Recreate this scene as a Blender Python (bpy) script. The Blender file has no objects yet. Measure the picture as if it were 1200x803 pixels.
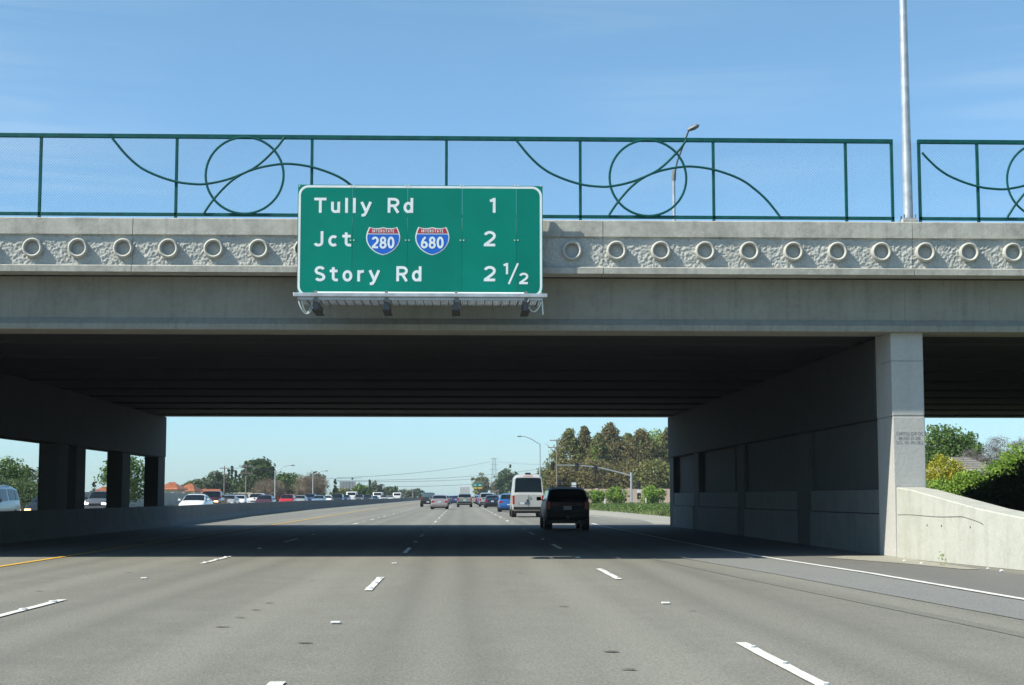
import bpy, math, random
import numpy as np
from mathutils import Vector, Matrix, Euler, noise

# ------------------------------------------------------------------ camera, world, sun, exposure
SC = bpy.context.scene
C = SC.collection
R = math.radians
FPX = 1870.0                      # focal length in photo pixels (1200 wide)
CAM = Vector((0.0, 0.0, 1.30))
PITCH = math.atan(180.5 / FPX)
YAW = math.atan(60.0 / FPX)
cam_data = bpy.data.cameras.new("camera")
cam_data.sensor_width = 36.0
cam_data.lens = FPX / 1200.0 * 36.0
cam_data.clip_start = 0.1
cam_data.clip_end = 6000.0
cam = bpy.data.objects.new("camera", cam_data)
C.objects.link(cam)
cam.location = CAM
cam.rotation_euler = Euler((math.pi / 2 + PITCH, 0, -YAW), 'XYZ')
SC.camera = cam
RM = cam.rotation_euler.to_matrix()

SUN_DIR = Vector((0.92, 0.31, -1.0)).normalized()          # the way the sunlight travels
sd = -SUN_DIR
SUN_EL = math.asin(sd.z)
SUN_AZ = math.atan2(sd.x, sd.y)
world = bpy.data.worlds.new("World")
SC.world = world
world.use_nodes = True
wn = world.node_tree
for n in list(wn.nodes):
    wn.nodes.remove(n)
w_out = wn.nodes.new("ShaderNodeOutputWorld")
w_bg = wn.nodes.new("ShaderNodeBackground")
sky = wn.nodes.new("ShaderNodeTexSky")
sky.sky_type = 'NISHITA'
sky.sun_disc = False
sky.sun_elevation = SUN_EL
sky.sun_rotation = SUN_AZ % (2 * math.pi)
sky.air_density = 1.0
sky.dust_density = 0.35
sky.ozone_density = 2.6
w_bg.inputs['Strength'].default_value = 0.105
# thin wispy cirrus, streaked and spread over the whole sky
w_tc = wn.nodes.new("ShaderNodeTexCoord")
w_sep = wn.nodes.new("ShaderNodeSeparateXYZ")
w_map = wn.nodes.new("ShaderNodeMapping")
w_map.inputs['Rotation'].default_value = (0, R(-12), R(20))
w_map.inputs['Scale'].default_value = (1.6, 2.2, 26.0)
w_nz = wn.nodes.new("ShaderNodeTexNoise")
w_nz.inputs['Scale'].default_value = 2.0
w_nz.inputs['Detail'].default_value = 7.0
w_nz.inputs['Roughness'].default_value = 0.6
w_nz.inputs['Distortion'].default_value = 0.8
w_nz2 = wn.nodes.new("ShaderNodeTexNoise")
w_nz2.inputs['Scale'].default_value = 3.1
w_nz2.inputs['Detail'].default_value = 3.0
w_r1 = wn.nodes.new("ShaderNodeMapRange")
w_r1.inputs['From Min'].default_value = 0.42
w_r1.inputs['From Max'].default_value = 0.68
w_r2 = wn.nodes.new("ShaderNodeMapRange")
w_r2.inputs['From Min'].default_value = 0.40
w_r2.inputs['From Max'].default_value = 0.70
w_r2.inputs['To Max'].default_value = 0.20
w_mul = wn.nodes.new("ShaderNodeMath"); w_mul.operation = 'MULTIPLY'
w_mix = wn.nodes.new("ShaderNodeMix"); w_mix.data_type = 'RGBA'
w_mix.inputs[7].default_value = (5.2, 6.0, 6.6, 1)
w_tint = wn.nodes.new("ShaderNodeMix"); w_tint.data_type = 'RGBA'; w_tint.blend_type = 'MULTIPLY'
w_tint.inputs[0].default_value = 1.0
w_sepr = wn.nodes.new("ShaderNodeMapRange")
w_sepr.inputs['From Min'].default_value = 0.0; w_sepr.inputs['From Max'].default_value = 0.30
w_hc = wn.nodes.new("ShaderNodeMix"); w_hc.data_type = 'RGBA'
w_hc.inputs[6].default_value = (0.60, 0.86, 1.14, 1); w_hc.inputs[7].default_value = (0.82, 1.02, 1.03, 1)
wn.links.new(w_tc.outputs['Generated'], w_sep.inputs[0]); wn.links.new(w_sep.outputs[2], w_sepr.inputs['Value'])
wn.links.new(w_sepr.outputs[0], w_hc.inputs[0]); wn.links.new(w_hc.outputs[2], w_tint.inputs[7])
L = wn.links.new
L(w_tc.outputs['Generated'], w_map.inputs['Vector'])
L(w_map.outputs[0], w_nz.inputs['Vector'])
L(w_tc.outputs['Generated'], w_nz2.inputs['Vector'])
L(w_nz.outputs['Fac'], w_r1.inputs['Value'])
L(w_nz2.outputs['Fac'], w_r2.inputs['Value'])
L(w_r1.outputs[0], w_mul.inputs[0]); L(w_r2.outputs[0], w_mul.inputs[1])
L(sky.outputs[0], w_tint.inputs[6])
L(w_tint.outputs[2], w_mix.inputs[6])
L(w_mul.outputs[0], w_mix.inputs[0])
L(w_mix.outputs[2], w_bg.inputs['Color'])
L(w_bg.outputs[0], w_out.inputs[0])

sun_d = bpy.data.lights.new("sun", 'SUN')
sun_d.energy = 4.8
sun_d.angle = R(0.53)
sun_d.color = (1.0, 0.945, 0.82)
sun = bpy.data.objects.new("sun", sun_d)
C.objects.link(sun)
sun.rotation_euler = sd.to_track_quat('Z', 'Y').to_euler()
sun.location = (-30, -12, 60)

SC.view_settings.view_transform = 'Standard'
SC.view_settings.look = 'None'
SC.view_settings.gamma = 1.0
SC.view_settings.exposure = 0.62
SC.view_settings.use_curve_mapping = False
SC.cycles.max_bounces = 6
SC.cycles.diffuse_bounces = 1

# ------------------------------------------------------------------ helpers
def ray(px, py):
    return (RM @ Vector(((px - 600.0) / FPX, -(py - 401.5) / FPX, -1.0)))
def W(px, py, Y):                 # the point of the place at depth Y that the photo shows at px, py
    r = ray(px, py)
    return CAM + r * (Y / r.y)
def G(px, py):                    # the same, on the road surface
    r = ray(px, py)
    return CAM + r * (-CAM.z / r.z)

def tag(o, label=None, cat=None, group=None, kind=None):
    if label: o['label'] = label
    if cat: o['category'] = cat
    if group: o['group'] = group
    if kind: o['kind'] = kind
    return o
def empty(name, loc, label=None, cat=None, group=None, rz=0.0):
    o = bpy.data.objects.new(name, None)
    C.objects.link(o)
    o.empty_display_size = 0.3
    o.location = loc
    o.rotation_euler = (0, 0, rz)
    o['_w'] = 1
    del o['_w']
    return tag(o, label, cat, group)

class MB:
    def __init__(s):
        s.v = []; s.f = []
    def add(s, vs, fs):
        b = len(s.v)
        s.v.extend([tuple(p) for p in vs])
        s.f.extend([tuple(i + b for i in f) for f in fs])
        return s
    def box(s, x0, x1, y0, y1, z0, z1):
        return s.add([(x0,y0,z0),(x1,y0,z0),(x1,y1,z0),(x0,y1,z0),(x0,y0,z1),(x1,y0,z1),(x1,y1,z1),(x0,y1,z1)],
                     [(0,3,2,1),(4,5,6,7),(0,1,5,4),(1,2,6,5),(2,3,7,6),(3,0,4,7)])
    def bar(s, a, b, w, h=None):      # a rectangular bar from a to b
        a = Vector(a); b = Vector(b); d = (b - a).normalized(); h = h or w
        up = Vector((0,0,1)) if abs(d.z) < 0.9 else Vector((0,1,0))
        x = d.cross(up).normalized() * w / 2; y = x.normalized().cross(d) * h / 2
        vs = [a-x-y,a+x-y,a+x+y,a-x+y,b-x-y,b+x-y,b+x+y,b-x+y]
        return s.add(vs, [(0,3,2,1),(4,5,6,7),(0,1,5,4),(1,2,6,5),(2,3,7,6),(3,0,4,7)])
    def tube(s, pts, r, n=8, r1=None, cap=True):
        pts = [Vector(p) for p in pts]; m = len(pts); vs = []; fs = []
        ref = None
        for i, p in enumerate(pts):
            d = (pts[min(i+1, m-1)] - pts[max(i-1, 0)]).normalized()
            if ref is None:
                ref = Vector((0,0,1)) if abs(d.z) < 0.9 else Vector((0,1,0))
            x = d.cross(ref)
            if x.length < 1e-4: x = d.cross(Vector((1,0,0.3)))
            x.normalize(); y = x.cross(d)
            ref = y
            rr = r if r1 is None else r + (r1 - r) * i / (m - 1)
            if isinstance(r, (list, tuple)): rr = r[i]
            for k in range(n):
                a = 2 * math.pi * k / n
                vs.append(p + x * (math.cos(a) * rr) + y * (math.sin(a) * rr))
        for i in range(m - 1):
            for k in range(n):
                a = i*n+k; b = i*n+(k+1) % n
                fs.append((a, b, b+n, a+n))
        if cap:
            fs.append(tuple(range(n-1, -1, -1))); fs.append(tuple(range((m-1)*n, m*n)))
        return s.add(vs, fs)
    def cyl(s, c, axis, r, length, n=16):
        c = Vector(c); axis = Vector(axis).normalized()
        return s.tube([c - axis*length/2, c + axis*length/2], r, n)
    def prism_x(s, prof, x0, x1):     # (y,z) profile extruded along x
        n = len(prof)
        vs = [(x0, y, z) for y, z in prof] + [(x1, y, z) for y, z in prof]
        fs = [(i, (i+1) % n, (i+1) % n + n, i+n) for i in range(n)]
        fs += [tuple(range(n-1, -1, -1)), tuple(range(n, 2*n))]
        return s.add(vs, fs)
    def prism_y(s, prof, y0, y1):     # (x,z) profile extruded along y
        n = len(prof)
        vs = [(x, y0, z) for x, z in prof] + [(x, y1, z) for x, z in prof]
        fs = [(i, (i+1) % n, (i+1) % n + n, i+n) for i in range(n)]
        fs += [tuple(range(n-1, -1, -1)), tuple(range(n, 2*n))]
        return s.add(vs, fs)
    def build(s, name, mt, parent=None, smooth=None, bevel=0.0, world=True, label=None):
        me = bpy.data.meshes.new(name)
        vs = s.v
        o = bpy.data.objects.new(name, me)
        if parent is not None:
            if world:
                ox, oy, oz = parent_world(parent)
                vs = [(x-ox, y-oy, z-oz) for x, y, z in vs]
            o.parent = parent
        elif world:
            xs = [p[0] for p in vs]; ys = [p[1] for p in vs]; zs = [p[2] for p in vs]
            ox, oy, oz = (min(xs)+max(xs))/2, (min(ys)+max(ys))/2, min(zs)
            vs = [(x-ox, y-oy, z-oz) for x, y, z in vs]
            o.location = (ox, oy, oz)
        me.from_pydata(vs, [], s.f)
        fix_normals(me)
        me.materials.append(mt)
        C.objects.link(o)
        if smooth is not None:
            me.shade_smooth()
            me.set_sharp_from_angle(angle=R(smooth))
        if bevel:
            b = o.modifiers.new("bevel", 'BEVEL'); b.width = bevel; b.segments = 2; b.limit_method = 'ANGLE'; b.angle_limit = R(40)
        if label: o['label'] = label
        return o
def parent_world(p):
    x = y = z = 0.0
    while p is not None:
        x += p.location.x; y += p.location.y; z += p.location.z; p = p.parent
    return x, y, z
def fix_normals(me):
    import bmesh
    bm = bmesh.new(); bm.from_mesh(me)
    bmesh.ops.recalc_face_normals(bm, faces=bm.faces)
    bm.to_mesh(me); bm.free()
def mesh_np(name, verts, faces, mt, parent=None, loc=(0,0,0), smooth=False):
    me = bpy.data.meshes.new(name)
    nf, k = faces.shape
    me.vertices.add(len(verts)); me.vertices.foreach_set("co", verts.astype(np.float32).ravel())
    me.loops.add(nf*k); me.loops.foreach_set("vertex_index", faces.astype(np.int32).ravel())
    me.polygons.add(nf)
    me.polygons.foreach_set("loop_start", np.arange(0, nf*k, k, dtype=np.int32))
    me.update(calc_edges=True)
    if smooth: me.shade_smooth()
    me.materials.append(mt)
    o = bpy.data.objects.new(name, me); o.location = loc
    if parent is not None: o.parent = parent
    C.objects.link(o)
    return o

# ------------------------------------------------------------------ materials
MATS = {}
def srgb(h):
    def f(c):
        c /= 255.0
        return c/12.92 if c <= 0.04045 else ((c+0.055)/1.055)**2.4
    return (f(h[0]), f(h[1]), f(h[2]), 1)
def base_mat(name, col, rough=0.7, metal=0.0, spec=0.5):
    m = bpy.data.materials.new(name); m.use_nodes = True
    b = m.node_tree.nodes['Principled BSDF']
    b.inputs['Base Color'].default_value = (*col, 1)
    b.inputs['Roughness'].default_value = rough
    b.inputs['Metallic'].default_value = metal
    b.inputs['Specular IOR Level'].default_value = spec
    MATS[name] = m
    return m, m.node_tree, b
def node(nt, t, **kw):
    n = nt.nodes.new(t)
    for k, v in kw.items(): setattr(n, k, v)
    return n
def noise_node(nt, scale, detail=4, rough=0.55, vec=None, mapping=None, coord='pos', dist=0.0):
    n = node(nt, 'ShaderNodeTexNoise')
    n.inputs['Scale'].default_value = scale; n.inputs['Detail'].default_value = detail
    n.inputs['Roughness'].default_value = rough; n.inputs['Distortion'].default_value = dist
    if coord == 'pos':
        g = node(nt, 'ShaderNodeNewGeometry'); out = g.outputs['Position']
    else:
        g = node(nt, 'ShaderNodeTexCoord'); out = g.outputs['Object']
    if mapping:
        mp = node(nt, 'ShaderNodeMapping'); mp.inputs['Scale'].default_value = mapping
        nt.links.new(out, mp.inputs['Vector']); out = mp.outputs[0]
    nt.links.new(out, n.inputs['Vector'])
    return n
def ramp(nt, src, lo, hi, a, b):
    r = node(nt, 'ShaderNodeMapRange')
    r.inputs['From Min'].default_value = lo; r.inputs['From Max'].default_value = hi
    r.inputs['To Min'].default_value = a; r.inputs['To Max'].default_value = b
    nt.links.new(src, r.inputs['Value'])
    return r.outputs[0]
def mixc(nt, fac, a, b, mode='MIX'):
    m = node(nt, 'ShaderNodeMix', data_type='RGBA', blend_type=mode)
    for sock, val in ((0, fac), (6, a), (7, b)):
        if isinstance(val, (int, float)): m.inputs[sock].default_value = val
        elif isinstance(val, tuple): m.inputs[sock].default_value = (*val[:3], 1)
        else: nt.links.new(val, m.inputs[sock])
    return m.outputs[2]
def bump(nt, b, src, strength, dist):
    n = node(nt, 'ShaderNodeBump'); n.inputs['Strength'].default_value = strength; n.inputs['Distance'].default_value = dist
    nt.links.new(src, n.inputs['Height']); nt.links.new(n.outputs[0], b.inputs['Normal'])
def weathered(name, col, dark, rough=0.85, s1=1.3, s2=9.0, streak=(2.5, 2.5, 0.12), streak_amt=0.45, bstr=0.35, blot=0.6, coord='pos', grain=0.18):
    m, nt, b = base_mat(name, col, rough)
    n1 = noise_node(nt, s1, 6, 0.6, coord=coord, dist=0.4)
    n2 = noise_node(nt, s2, 5, 0.65, coord=coord)
    n3 = noise_node(nt, 1.6, 5, 0.6, mapping=streak, coord=coord)
    n4 = noise_node(nt, 70, 2, 0.6, coord=coord)
    c = mixc(nt, ramp(nt, n1.outputs['Fac'], 0.42, 0.72, 0.0, blot), col, dark)
    c = mixc(nt, ramp(nt, n3.outputs['Fac'], 0.50, 0.78, 0.0, streak_amt), c, tuple(d*0.8 for d in dark))
    c = mixc(nt, ramp(nt, n2.outputs['Fac'], 0.35, 0.65, 0.0, 0.30), c, tuple(min(1, q*1.25) for q in col))
    g = ramp(nt, n4.outputs['Fac'], 0.3, 0.7, 1-grain, 1+grain)
    mm = node(nt, 'ShaderNodeVectorMath', operation='SCALE'); nt.links.new(c, mm.inputs[0]); nt.links.new(g, mm.inputs['Scale'])
    nt.links.new(mm.outputs[0], b.inputs['Base Color'])
    bump(nt, b, n2.outputs['Fac'], bstr, 0.02)
    return m
M_conc = weathered('fascia_concrete', (0.40, 0.395, 0.35), (0.19, 0.188, 0.165), s1=1.9, blot=0.8, streak=(5, 5, 0.3), streak_amt=0.6)
M_rock = weathered('split_face_concrete', (0.43, 0.435, 0.40), (0.32, 0.32, 0.29), blot=0.4, bstr=0.8, s2=22)
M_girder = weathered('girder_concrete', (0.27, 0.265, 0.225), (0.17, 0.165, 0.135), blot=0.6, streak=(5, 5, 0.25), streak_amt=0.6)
M_soffit = weathered('shade_dark_soffit', (0.026, 0.027, 0.028), (0.018, 0.018, 0.018), blot=0.6)  # concrete underside; the deep shade below the deck is put into this colour
M_cap = weathered('shade_dark_bent_cap', (0.042, 0.044, 0.040), (0.026, 0.026, 0.024), blot=0.6)  # bent caps and median columns, base colour darkened to stand in for shade
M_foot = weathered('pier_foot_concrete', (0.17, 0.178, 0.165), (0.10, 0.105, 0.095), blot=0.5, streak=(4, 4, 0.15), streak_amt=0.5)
M_pier = weathered('pier_concrete', (0.075, 0.078, 0.072), (0.045, 0.045, 0.042), blot=0.6, streak=(4, 4, 0.15), streak_amt=0.6)  # pier wall concrete, its colour lowered to paint in the under-bridge shade
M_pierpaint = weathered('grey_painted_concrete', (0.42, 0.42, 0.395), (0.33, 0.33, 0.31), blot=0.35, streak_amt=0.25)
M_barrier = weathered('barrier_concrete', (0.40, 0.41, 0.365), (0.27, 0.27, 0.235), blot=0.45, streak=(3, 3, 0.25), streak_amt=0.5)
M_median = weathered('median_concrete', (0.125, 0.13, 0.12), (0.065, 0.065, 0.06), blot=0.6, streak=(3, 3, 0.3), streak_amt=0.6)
M_ring = weathered('ring_concrete', (0.44, 0.435, 0.385), (0.28, 0.275, 0.24), blot=0.35, coord='obj')
M_crack = base_mat('joint_shadow', (0.15, 0.15, 0.135), 0.95)[0]

def road_mat(name, col, dark, light, lanes=False):
    m, nt, b = base_mat(name, col, 0.82, spec=0.35)
    n1 = noise_node(nt, 0.28, 5, 0.6, mapping=(1.0, 0.10, 1.0), dist=0.3)     # long wear streaks along the lanes
    n1b = noise_node(nt, 1.6, 4, 0.6, mapping=(1.0, 0.02, 1.0))
    n2 = noise_node(nt, 1.1, 6, 0.65, dist=0.5)
    n3 = noise_node(nt, 55, 3, 0.7)
    n4 = node(nt, 'ShaderNodeTexVoronoi'); n4.inputs['Scale'].default_value = 38
    g = node(nt, 'ShaderNodeNewGeometry'); nt.links.new(g.outputs['Position'], n4.inputs['Vector'])
    c = mixc(nt, ramp(nt, n1.outputs['Fac'], 0.40, 0.68, 0, 0.75), col, dark)
    c = mixc(nt, ramp(nt, n1b.outputs['Fac'], 0.50, 0.72, 0, 0.40), c, dark)
    c = mixc(nt, ramp(nt, n2.outputs['Fac'], 0.45, 0.75, 0, 0.45), c, light)
    if lanes:
        sx = node(nt, 'ShaderNodeSeparateXYZ'); nt.links.new(g.outputs['Position'], sx.inputs[0])
        nw = noise_node(nt, 0.35, 3, 0.5, mapping=(1, 0.12, 1))
        ad = node(nt, 'ShaderNodeMath', operation='MULTIPLY_ADD'); ad.inputs[1].default_value = 0.9
        nt.links.new(nw.outputs['Fac'], ad.inputs[0]); nt.links.new(sx.outputs[0], ad.inputs[2])
        for per, ph, amt in ((3.77, -1.28-1.885-0.45, 0.85), (1.885, -1.28-0.45, 0.5)):
            q = node(nt, 'ShaderNodeMath', operation='MULTIPLY_ADD'); q.inputs[1].default_value = 2*math.pi/per; q.inputs[2].default_value = -ph*2*math.pi/per
            nt.links.new(ad.outputs[0], q.inputs[0])
            cs = node(nt, 'ShaderNodeMath', operation='COSINE'); nt.links.new(q.outputs[0], cs.inputs[0])
            c = mixc(nt, ramp(nt, cs.outputs[0], 0.25, 1.0, 0.0, amt), c, dark if per > 3 else light)
    gr = ramp(nt, n3.outputs['Fac'], 0.30, 0.70, 0.50, 1.50)
    gv = ramp(nt, n4.outputs['Distance'], 0.0, 0.6, 1.15, 0.85)
    mu = node(nt, 'ShaderNodeMath', operation='MULTIPLY'); nt.links.new(gr, mu.inputs[0]); nt.links.new(gv, mu.inputs[1])
    mm = node(nt, 'ShaderNodeVectorMath', operation='SCALE'); nt.links.new(c, mm.inputs[0]); nt.links.new(mu.outputs[0], mm.inputs['Scale'])
    nt.links.new(mm.outputs[0], b.inputs['Base Color'])
    bump(nt, b, n3.outputs['Fac'], 0.5, 0.01)
    return m
M_road = road_mat('worn_asphalt', (0.208, 0.204, 0.172), (0.150, 0.147, 0.124), (0.246, 0.241, 0.204), lanes=True)
M_road_b = road_mat('bluish_concrete_strip', (0.215, 0.220, 0.208), (0.175, 0.178, 0.170), (0.24, 0.245, 0.23))
M_shoulder = road_mat('dark_shoulder_asphalt', (0.165, 0.164, 0.150), (0.130, 0.129, 0.118), (0.19, 0.188, 0.172))
M_seam = road_mat('dark_seam_asphalt', (0.190, 0.186, 0.160), (0.155, 0.151, 0.130), (0.215, 0.21, 0.18))
M_gutter = road_mat('pale_gutter_concrete', (0.34, 0.33, 0.27), (0.26, 0.25, 0.21), (0.38, 0.37, 0.31))
M_white = weathered('worn_white_paint', (0.62, 0.62, 0.58), (0.34, 0.34, 0.31), blot=0.5, s1=5, s2=26, streak_amt=0.2)
M_yellow = weathered('worn_yellow_paint', (0.62, 0.36, 0.035), (0.36, 0.24, 0.06), blot=0.5, s1=4, s2=26, streak_amt=0.2)
M_dot = base_mat('ceramic_marker', (0.72, 0.72, 0.68), 0.4)[0]
M_scar = base_mat('asphalt_scar', (0.062, 0.060, 0.055), 0.95)[0]

def simple(name, col, rough=0.5, metal=0.0, var=0.0, scale=3.0, coord='obj', spec=0.5):
    m, nt, b = base_mat(name, col, rough, metal, spec)
    if var:
        n = noise_node(nt, scale, 4, 0.6, coord=coord)
        c = mixc(nt, ramp(nt, n.outputs['Fac'], 0.35, 0.65, 0, 1), tuple(q*(1-var) for q in col), tuple(min(1, q*(1+var)) for q in col))
        nt.links.new(c, b.inputs['Base Color'])
    return m
M_green = simple('fence_green_paint', (0.004, 0.082, 0.078), 0.6, var=0.2, scale=6, coord='pos', spec=0.2)
M_wire = simple('green_coated_wire', (0.03, 0.12, 0.13), 0.5)
M_sign = simple('sign_green_sheeting', (0.0, 0.20, 0.148), 0.55, var=0.07, scale=0.9, coord='pos', spec=0.12)
_nt = M_sign.node_tree; _b = _nt.nodes['Principled BSDF']; _src = _b.inputs['Base Color'].links[0].from_socket
_oi = _nt.nodes.new('ShaderNodeObjectInfo'); _sc = _nt.nodes.new('ShaderNodeVectorMath'); _sc.operation = 'SCALE'
_nt.links.new(_src, _sc.inputs[0]); _nt.links.new(ramp(_nt, _oi.outputs['Random'], 0, 1, 0.92, 1.08), _sc.inputs['Scale']); _nt.links.new(_sc.outputs[0], _b.inputs['Base Color'])
M_signwhite = simple('sign_white_sheeting', (0.72, 0.80, 0.80), 0.5, var=0.06, scale=5, coord='pos')
M_red = simple('shield_red', (0.42, 0.02, 0.035), 0.5)
M_blue = simple('shield_blue', (0.004, 0.12, 0.55), 0.5)
M_galv = simple('galvanised_steel', (0.50, 0.52, 0.53), 0.45, 0.6, var=0.15, scale=5, coord='pos')
M_galvd = simple('dull_galvanised_steel', (0.20, 0.21, 0.215), 0.6, 0.3, var=0.2, scale=6, coord='pos')
M_brk = simple('dark_weathered_steel', (0.07, 0.075, 0.08), 0.6, var=0.2, scale=6, coord='pos')
M_grate = simple('walkway_grating', (0.48, 0.52, 0.54), 0.5, 0.3, var=0.1, scale=8, coord='pos')
M_rivet = simple('rivet', (0.75, 0.75, 0.55), 0.5)
M_black = simple('black_plastic', (0.015, 0.015, 0.016), 0.5)
M_tyre = simple('tyre_rubber', (0.018, 0.018, 0.019), 0.8, var=0.2)
M_rim = simple('alloy_rim', (0.35, 0.36, 0.37), 0.35, 0.7)
M_glass = simple('car_glass', (0.008, 0.013, 0.016), 0.08, spec=0.22)
M_glass_l = simple('pale_reflecting_glass', (0.10, 0.14, 0.15), 0.08, spec=0.9)
M_taill = simple('tail_light_red', (0.42, 0.012, 0.012), 0.25)
M_tailblack = simple('tail_light_dark', (0.55, 0.014, 0.014), 0.25)
M_lens = simple('headlight_lens', (0.65, 0.68, 0.70), 0.15)
M_plate = simple('licence_plate', (0.62, 0.64, 0.66), 0.5)
M_chrome = simple('chrome', (0.6, 0.6, 0.6), 0.15, 0.9)
def lamp_mat(name, col, st):
    m, nt, b = base_mat(name, (0.8, 0.8, 0.8), 0.3)
    b.inputs['Emission Color'].default_value = (*col, 1); b.inputs['Emission Strength'].default_value = st
    return m
M_lit = lamp_mat('headlight_on', (0.9, 0.95, 1.0), 3.5)
M_amber = lamp_mat('amber_light_on', (1.0, 0.55, 0.16), 2.6)
def paint(name, col, rough=0.28, metal=0.25):
    m, nt, b = base_mat(name, col, rough, metal)
    b.inputs['Coat Weight'].default_value = 0.0 if 'teal' in name else 0.6; b.inputs['Coat Roughness'].default_value = 0.08
    b.inputs['Specular IOR Level'].default_value = 0.35 if 'teal' in name else 0.5
    n = noise_node(nt, 2.2, 4, 0.6, coord='obj')
    c = mixc(nt, ramp(nt, n.outputs['Fac'], 0.4, 0.75, 0, 0.25), col, tuple(q*0.75+(0.002 if 'teal' in name else 0.02) for q in col))
    nt.links.new(c, b.inputs['Base Color'])
    return m
def leaf(name, a, b_, c_=None, rough=0.6, trans=0.25):
    m, nt, b = base_mat(name, a, rough, spec=0.25)
    g = node(nt, 'ShaderNodeNewGeometry')
    n = noise_node(nt, 0.55, 3, 0.6, coord='pos')
    c = mixc(nt, g.outputs['Random Per Island'], a, b_)
    if c_: c = mixc(nt, ramp(nt, n.outputs['Fac'], 0.45, 0.62, 0, 0.8), c, c_)
    nt.links.new(c, b.inputs['Base Color'])
    t = node(nt, 'ShaderNodeBsdfTranslucent'); nt.links.new(c, t.inputs['Color'])
    mx = node(nt, 'ShaderNodeMixShader'); mx.inputs[0].default_value = trans
    out = [q for q in nt.nodes if q.type == 'OUTPUT_MATERIAL'][0]
    nt.links.new(b.outputs[0], mx.inputs[1]); nt.links.new(t.outputs[0], mx.inputs[2]); nt.links.new(mx.outputs[0], out.inputs[0])
    return m
LF_dark = leaf('dark_green_leaves', (0.050, 0.088, 0.030), (0.095, 0.145, 0.050))
LF_mid = leaf('mid_green_leaves', (0.065, 0.125, 0.028), (0.12, 0.20, 0.045), (0.14, 0.22, 0.05))
LF_bright = leaf('bright_green_leaves', (0.14, 0.25, 0.032), (0.25, 0.37, 0.055))
LF_yellow = leaf('yellow_blossom', (0.42, 0.38, 0.03), (0.60, 0.52, 0.04), (0.30, 0.32, 0.04))
LF_olive = leaf('olive_brown_needles', (0.10, 0.10, 0.034), (0.20, 0.175, 0.065), (0.20, 0.155, 0.07))
LF_olive2 = leaf('olive_green_needles', (0.11, 0.13, 0.034), (0.21, 0.23, 0.065), (0.19, 0.17, 0.065))
LF_grey = leaf('grey_green_leaves', (0.085, 0.115, 0.065), (0.15, 0.18, 0.10))
LF_twig = leaf('dry_twigs', (0.16, 0.125, 0.085), (0.25, 0.20, 0.14), trans=0.05)
LF_twig2 = leaf('grey_twigs', (0.15, 0.125, 0.125), (0.23, 0.20, 0.19), trans=0.05)
LF_grass = leaf('verge_grass_blades', (0.085, 0.15, 0.035), (0.17, 0.24, 0.07), (0.20, 0.20, 0.10))
M_bark = simple('bark', (0.10, 0.08, 0.06), 0.9, var=0.35, scale=4)
M_soil = weathered('dry_verge_soil', (0.15, 0.15, 0.075), (0.09, 0.11, 0.04), s1=0.12, s2=2.0, streak_amt=0.0)
M_stucco = simple('cream_stucco', (0.52, 0.47, 0.38), 0.9, var=0.08, scale=1.0)
M_pink = simple('pinkish_block_wall', (0.58, 0.43, 0.33), 0.9, var=0.10, scale=0.8, coord='pos')
M_wallgrey = simple('grey_cream_block_wall', (0.36, 0.35, 0.30), 0.9, var=0.12, scale=0.6, coord='pos')
M_tile = simple('orange_roof_tile', (0.46, 0.17, 0.085), 0.8, var=0.2, scale=2.5, coord='pos')
M_roofg = simple('grey_brown_shingle', (0.28, 0.26, 0.23), 0.9, var=0.2, scale=2)
M_wood = simple('weathered_pole_wood', (0.19, 0.165, 0.14), 0.9, var=0.2)
M_shutter = simple('window_dark', (0.03, 0.035, 0.04), 0.2)
M_board = simple('billboard_back', (0.26, 0.28, 0.28), 0.7, var=0.15, scale=1.2)
M_truckw = simple('truck_box_white', (0.62, 0.62, 0.60), 0.6, var=0.08)
M_paint_y = simple('orange_yellow_panel', (0.65, 0.36, 0.02), 0.5)

# ------------------------------------------------------------------ ground and roads
def sheet(name, pts, z, mt, parent=None, kind='structure', label=None):
    me = MB().add([(x, y, z) for x, y in pts], [tuple(range(len(pts)))])
    o = me.build(name, mt, parent)
    if kind: o['kind'] = kind
    if label: o['label'] = label
    return o
def strip(name, path, z, mt, kind='structure', label=None, parent=None):   # path: (y, x0, x1)
    m = MB(); n = len(path)
    vs = []
    for y, a, b in path: vs += [(a, y, z), (b, y, z)]
    m.add(vs, [(2*i, 2*i+1, 2*i+3, 2*i+2) for i in range(n-1)])
    o = m.build(name, mt, parent)
    if kind: o['kind'] = kind
    if label: o['label'] = label
    return o
sheet('ground', [(-2500, -300), (2500, -300), (2500, 4200), (-2500, 4200)], -0.012, M_soil, label='dry green verge land beside and beyond the freeway')
strip('road', [(-60, -12.9, 12.8), (30, -12.9, 12.6), (90, -13.2, 12.9), (105, -13.6, 13.6), (135, -14.2, 13.4), (165, -15, 12.4), (250, -15.2, 11.2), (600, -15, 10.5), (2400, -15, 10.5)], -0.004, M_road,
      label='worn grey asphalt freeway carriageway running under the overpass')
strip('opposite_road', [(-60, -36, -14.0), (105, -36, -14.5), (165, -36, -16), (600, -36, -16), (2400, -36, -16)], -0.004, M_road, label='oncoming carriageway beyond the median barrier')
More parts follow.
